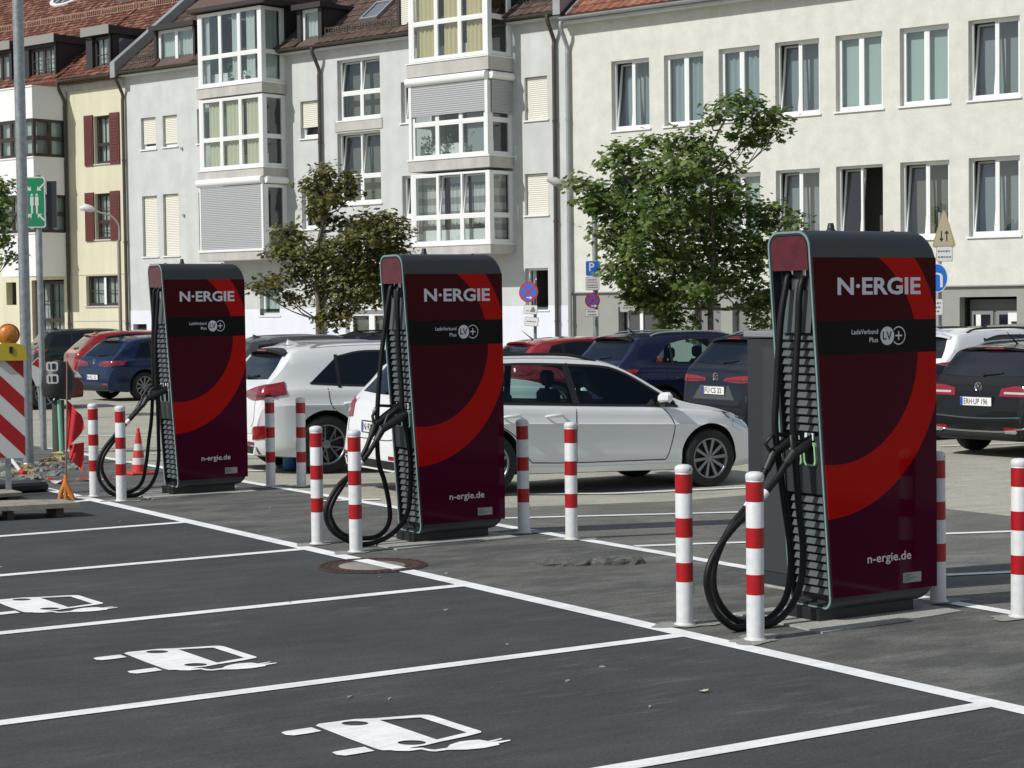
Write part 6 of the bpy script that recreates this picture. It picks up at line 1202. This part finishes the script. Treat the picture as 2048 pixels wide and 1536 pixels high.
# rubble, stones, hose by the warning board
STN = ['%s piece of broken grey paving, %s' % (a, b) for b in ('by the foot of the warning board', 'between the warning board and the lamp pole', 'at the foot of the thick lamp pole', 'in front of the assembly sign pole', 'beside the yellow footed barrier post', 'at the outer right end of the rubble heap') for a in ('small', 'larger flat', 'angular', 'rounded', 'dark')]
yel_st = M('sandy_rubble', (.30, .24, .11), .9, var=.3, vs=14)
stone = M('paving_rubble', (.20, .20, .185), .95, var=.35, vs=14, bump=.7, bs=30); rn = random.Random(4)
for k in range(26):
    x = -15+165*(k//5+rn.random())/5.4; y = rn.uniform(925, 962)-max(0, x-60)*.12; p = gpt(x, y); t = thing('paving_stone', STN[k], 'paving stone', (p.x, p.y, 0), rn.uniform(0, 6), 'loose paving rubble by the warning board'); pebble(0, 0, rn.uniform(.05, .20), rn.uniform(.04, .11), rn.uniform(.02, .065), 0, stone if k % 6 else yel_st, 'stone', t, k, .3)
p0_, p1_ = gpt(28, 932), gpt(35, 950); ln = thing('marker_pin', 'white rod with a red tip lying among the paving rubble', 'marker pin', (*gpt(30, 942)[:2], 0)); lo0 = ln.location
wp_ = MB(); wp_.tube([Vector((*gpt(18, 932)[:2], .13))-Vector((lo0.x, lo0.y, 0)), Vector((*gpt(42, 950)[:2], .04))-Vector((lo0.x, lo0.y, 0))], .025, 8); wp_.build('rod', signw, ln); wp_ = MB(); wp_.tube([Vector((*gpt(42, 950)[:2], .04))-Vector((lo0.x, lo0.y, 0)), Vector((*gpt(50, 953)[:2], .035))-Vector((lo0.x, lo0.y, 0))], .035, 8); wp_.build('red_tip', flagm, ln)
tp_ = thing('barrier_tape', 'strip of red and white barrier tape lying on the asphalt by the leftmost bollard', 'barrier tape', (*gpt(160, 963)[:2], 0)); pts = [gpt(x, y) for x, y in ((66, 970), (95, 963), (125, 968), (160, 962), (200, 963), (245, 956))]; pts = smoothpath([Vector((p.x, p.y, 0)) for p in pts], 30); o2 = Vector((tp_.location.x, tp_.location.y, 0))
for k in range(10):
    m = MB(); vs = []
    for i in range(4):
        p = pts[3*k+i]-o2; w_ = .05; vs += [p+Vector((-w_, -w_, .02+.015*math.sin(3*k+i))), p+Vector((w_, w_, .03+.015*math.cos(3*k+i)))]
    m.add(vs, [(2*i, 2*i+2, 2*i+3, 2*i+1) for i in range(3)]); m.build('tape_section', [flagm, signw][k % 2], tp_)
# traffic cone
g = gpt(278, 948); cn = thing('traffic_cone', 'red and white banded traffic cone between the far bollards and the left charging column', 'traffic cone', (g.x, g.y, 0))
r_ = lambda z: .125-(.125-.035)*z/.50
cn.scale = (.8, .8, 1)
cnm = M('cone_red', (.55, .04, .03), .5)
MB().box(-.19, .19, -.19, .19, 0, .03, bev=.015).build('cone_foot', cnm, cn)
for z0, z1, m_ in ((.03, .12, cnm), (.12, .20, signw), (.20, .29, cnm), (.29, .37, signw), (.37, .50, cnm)): q = MB(); q.lathe([(r_(z0), z0), (r_(z1), z1)], n=24); q.build('cone_band', m_, cn)
MB().lathe([(.037, .50), (.030, .505), (.024, .52), (.026, .545), (.018, .56), (0, .565)], n=16).build('cone_tip', cnm, cn)
# blue canister standing in front of the SUV wheel, leaf litter, small stones on the bays
g = gsl(582, 942); bc = thing('canister', 'small blue plastic canister standing by the rear wheel of the white SUV', 'canister', (g.x, g.y, g.z+.02)); 
m = MB(); m.lathe([(0, 0), (.09, 0), (.10, .02), (.10, .26), (.07, .34), (.04, .37), (.04, .41), (0, .41)], n=18); m.build('body', M('canister_blue', (.02, .12, .42), .4), bc)
rn = random.Random(12); pebm = M('pale_pebble', (.30, .30, .28), .9)
PBL = ['inside the second nearest bay right of its symbol', 'beside the manhole cover on the bay side', 'on the strip before the middle column', 'in the farthest bay at the left', 'in the nearest bay, near the fallen leaf', 'in the bay right of the manhole', 'just below the manhole cover', 'near the line corner before the nearest bollards', 'above the nearest painted car symbol', 'in the nearest bay, right of its symbol', 'just above the nearest symbol windscreen', 'on the strip left of the middle bollards']
for ki, (x, y) in enumerate(((892, 1221), (580, 1206), (893, 1148), (240, 1044), (1300, 1415), (1015, 1290), (760, 1155), (1205, 1335), (700, 1395), (1136, 1363), (780, 1399), (540, 1017))):
    p = gpt(x, y); t = thing('pebble', 'tiny pale pebble '+PBL[ki], 'pebble', (p.x, p.y, .002), rn.uniform(0, 6), 'loose pebbles on the asphalt'); pebble(0, 0, rn.uniform(.010, .019), rn.uniform(.007, .011), .007, 0, pebm, 'stone', t, int(x), .2)
p = gpt(1407, 1386); lv = thing('fallen_leaf', 'pale dry leaf lying on the asphalt of the nearest bay', 'leaf', (p.x, p.y, .003)); m = MB(); m.add([Vector((x*.075, y*.06, .006+.02*abs(x))) for x, y in LEAF], [(0, 1, 2, 3, 4, 5), (0, 5, 6, 7, 8), (0, 8, 9, 10, 11), (0, 11, 12, 13, 14, 15)]); m.build('blade', M('dry_leaf', (.50, .48, .34), .8), lv)

# ------------------------------------------------------------------ unseen tree row behind the camera, added for its reflection in the window panes
wood_ = thing('added_tree_row', 'unseen dark green tree row far behind the parking lot, added for the window reflections', 'trees', (-62, 20, 0)); wood_['kind'] = 'stuff'; del wood_['category']
rn = random.Random(21); m = MB()
for k in range(46):
    y = -70+k*4.6+rn.uniform(-1.5, 1.5); h = rn.uniform(5, 9.5); x = rn.uniform(-4, 4); rr = rn.uniform(2.6, 4.2); n = 10; vs = []
    for j in range(6):
        zz = 1+(h-1)*j/5; q = rr*math.sin(PI*(.18+.75*j/5))
        for i in range(n): a = 2*PI*i/n; e = 1+rn.uniform(-.22, .22); vs.append((x+q*e*math.cos(a), y+q*e*math.sin(a), zz+rn.uniform(-.4, .4)))
    m.add(vs, [(j*n+i, j*n+(i+1) % n, (j+1)*n+(i+1) % n, (j+1)*n+i) for j in range(5) for i in range(n)]+[tuple(range(5*n, 6*n))])
    m.cyl((x, y, -.1), (x, y, 2), .2, n=6)
m.build('crowns', M('far_tree_green', (.030, .050, .018), .9, var=.5, vs=1.2), wood_)
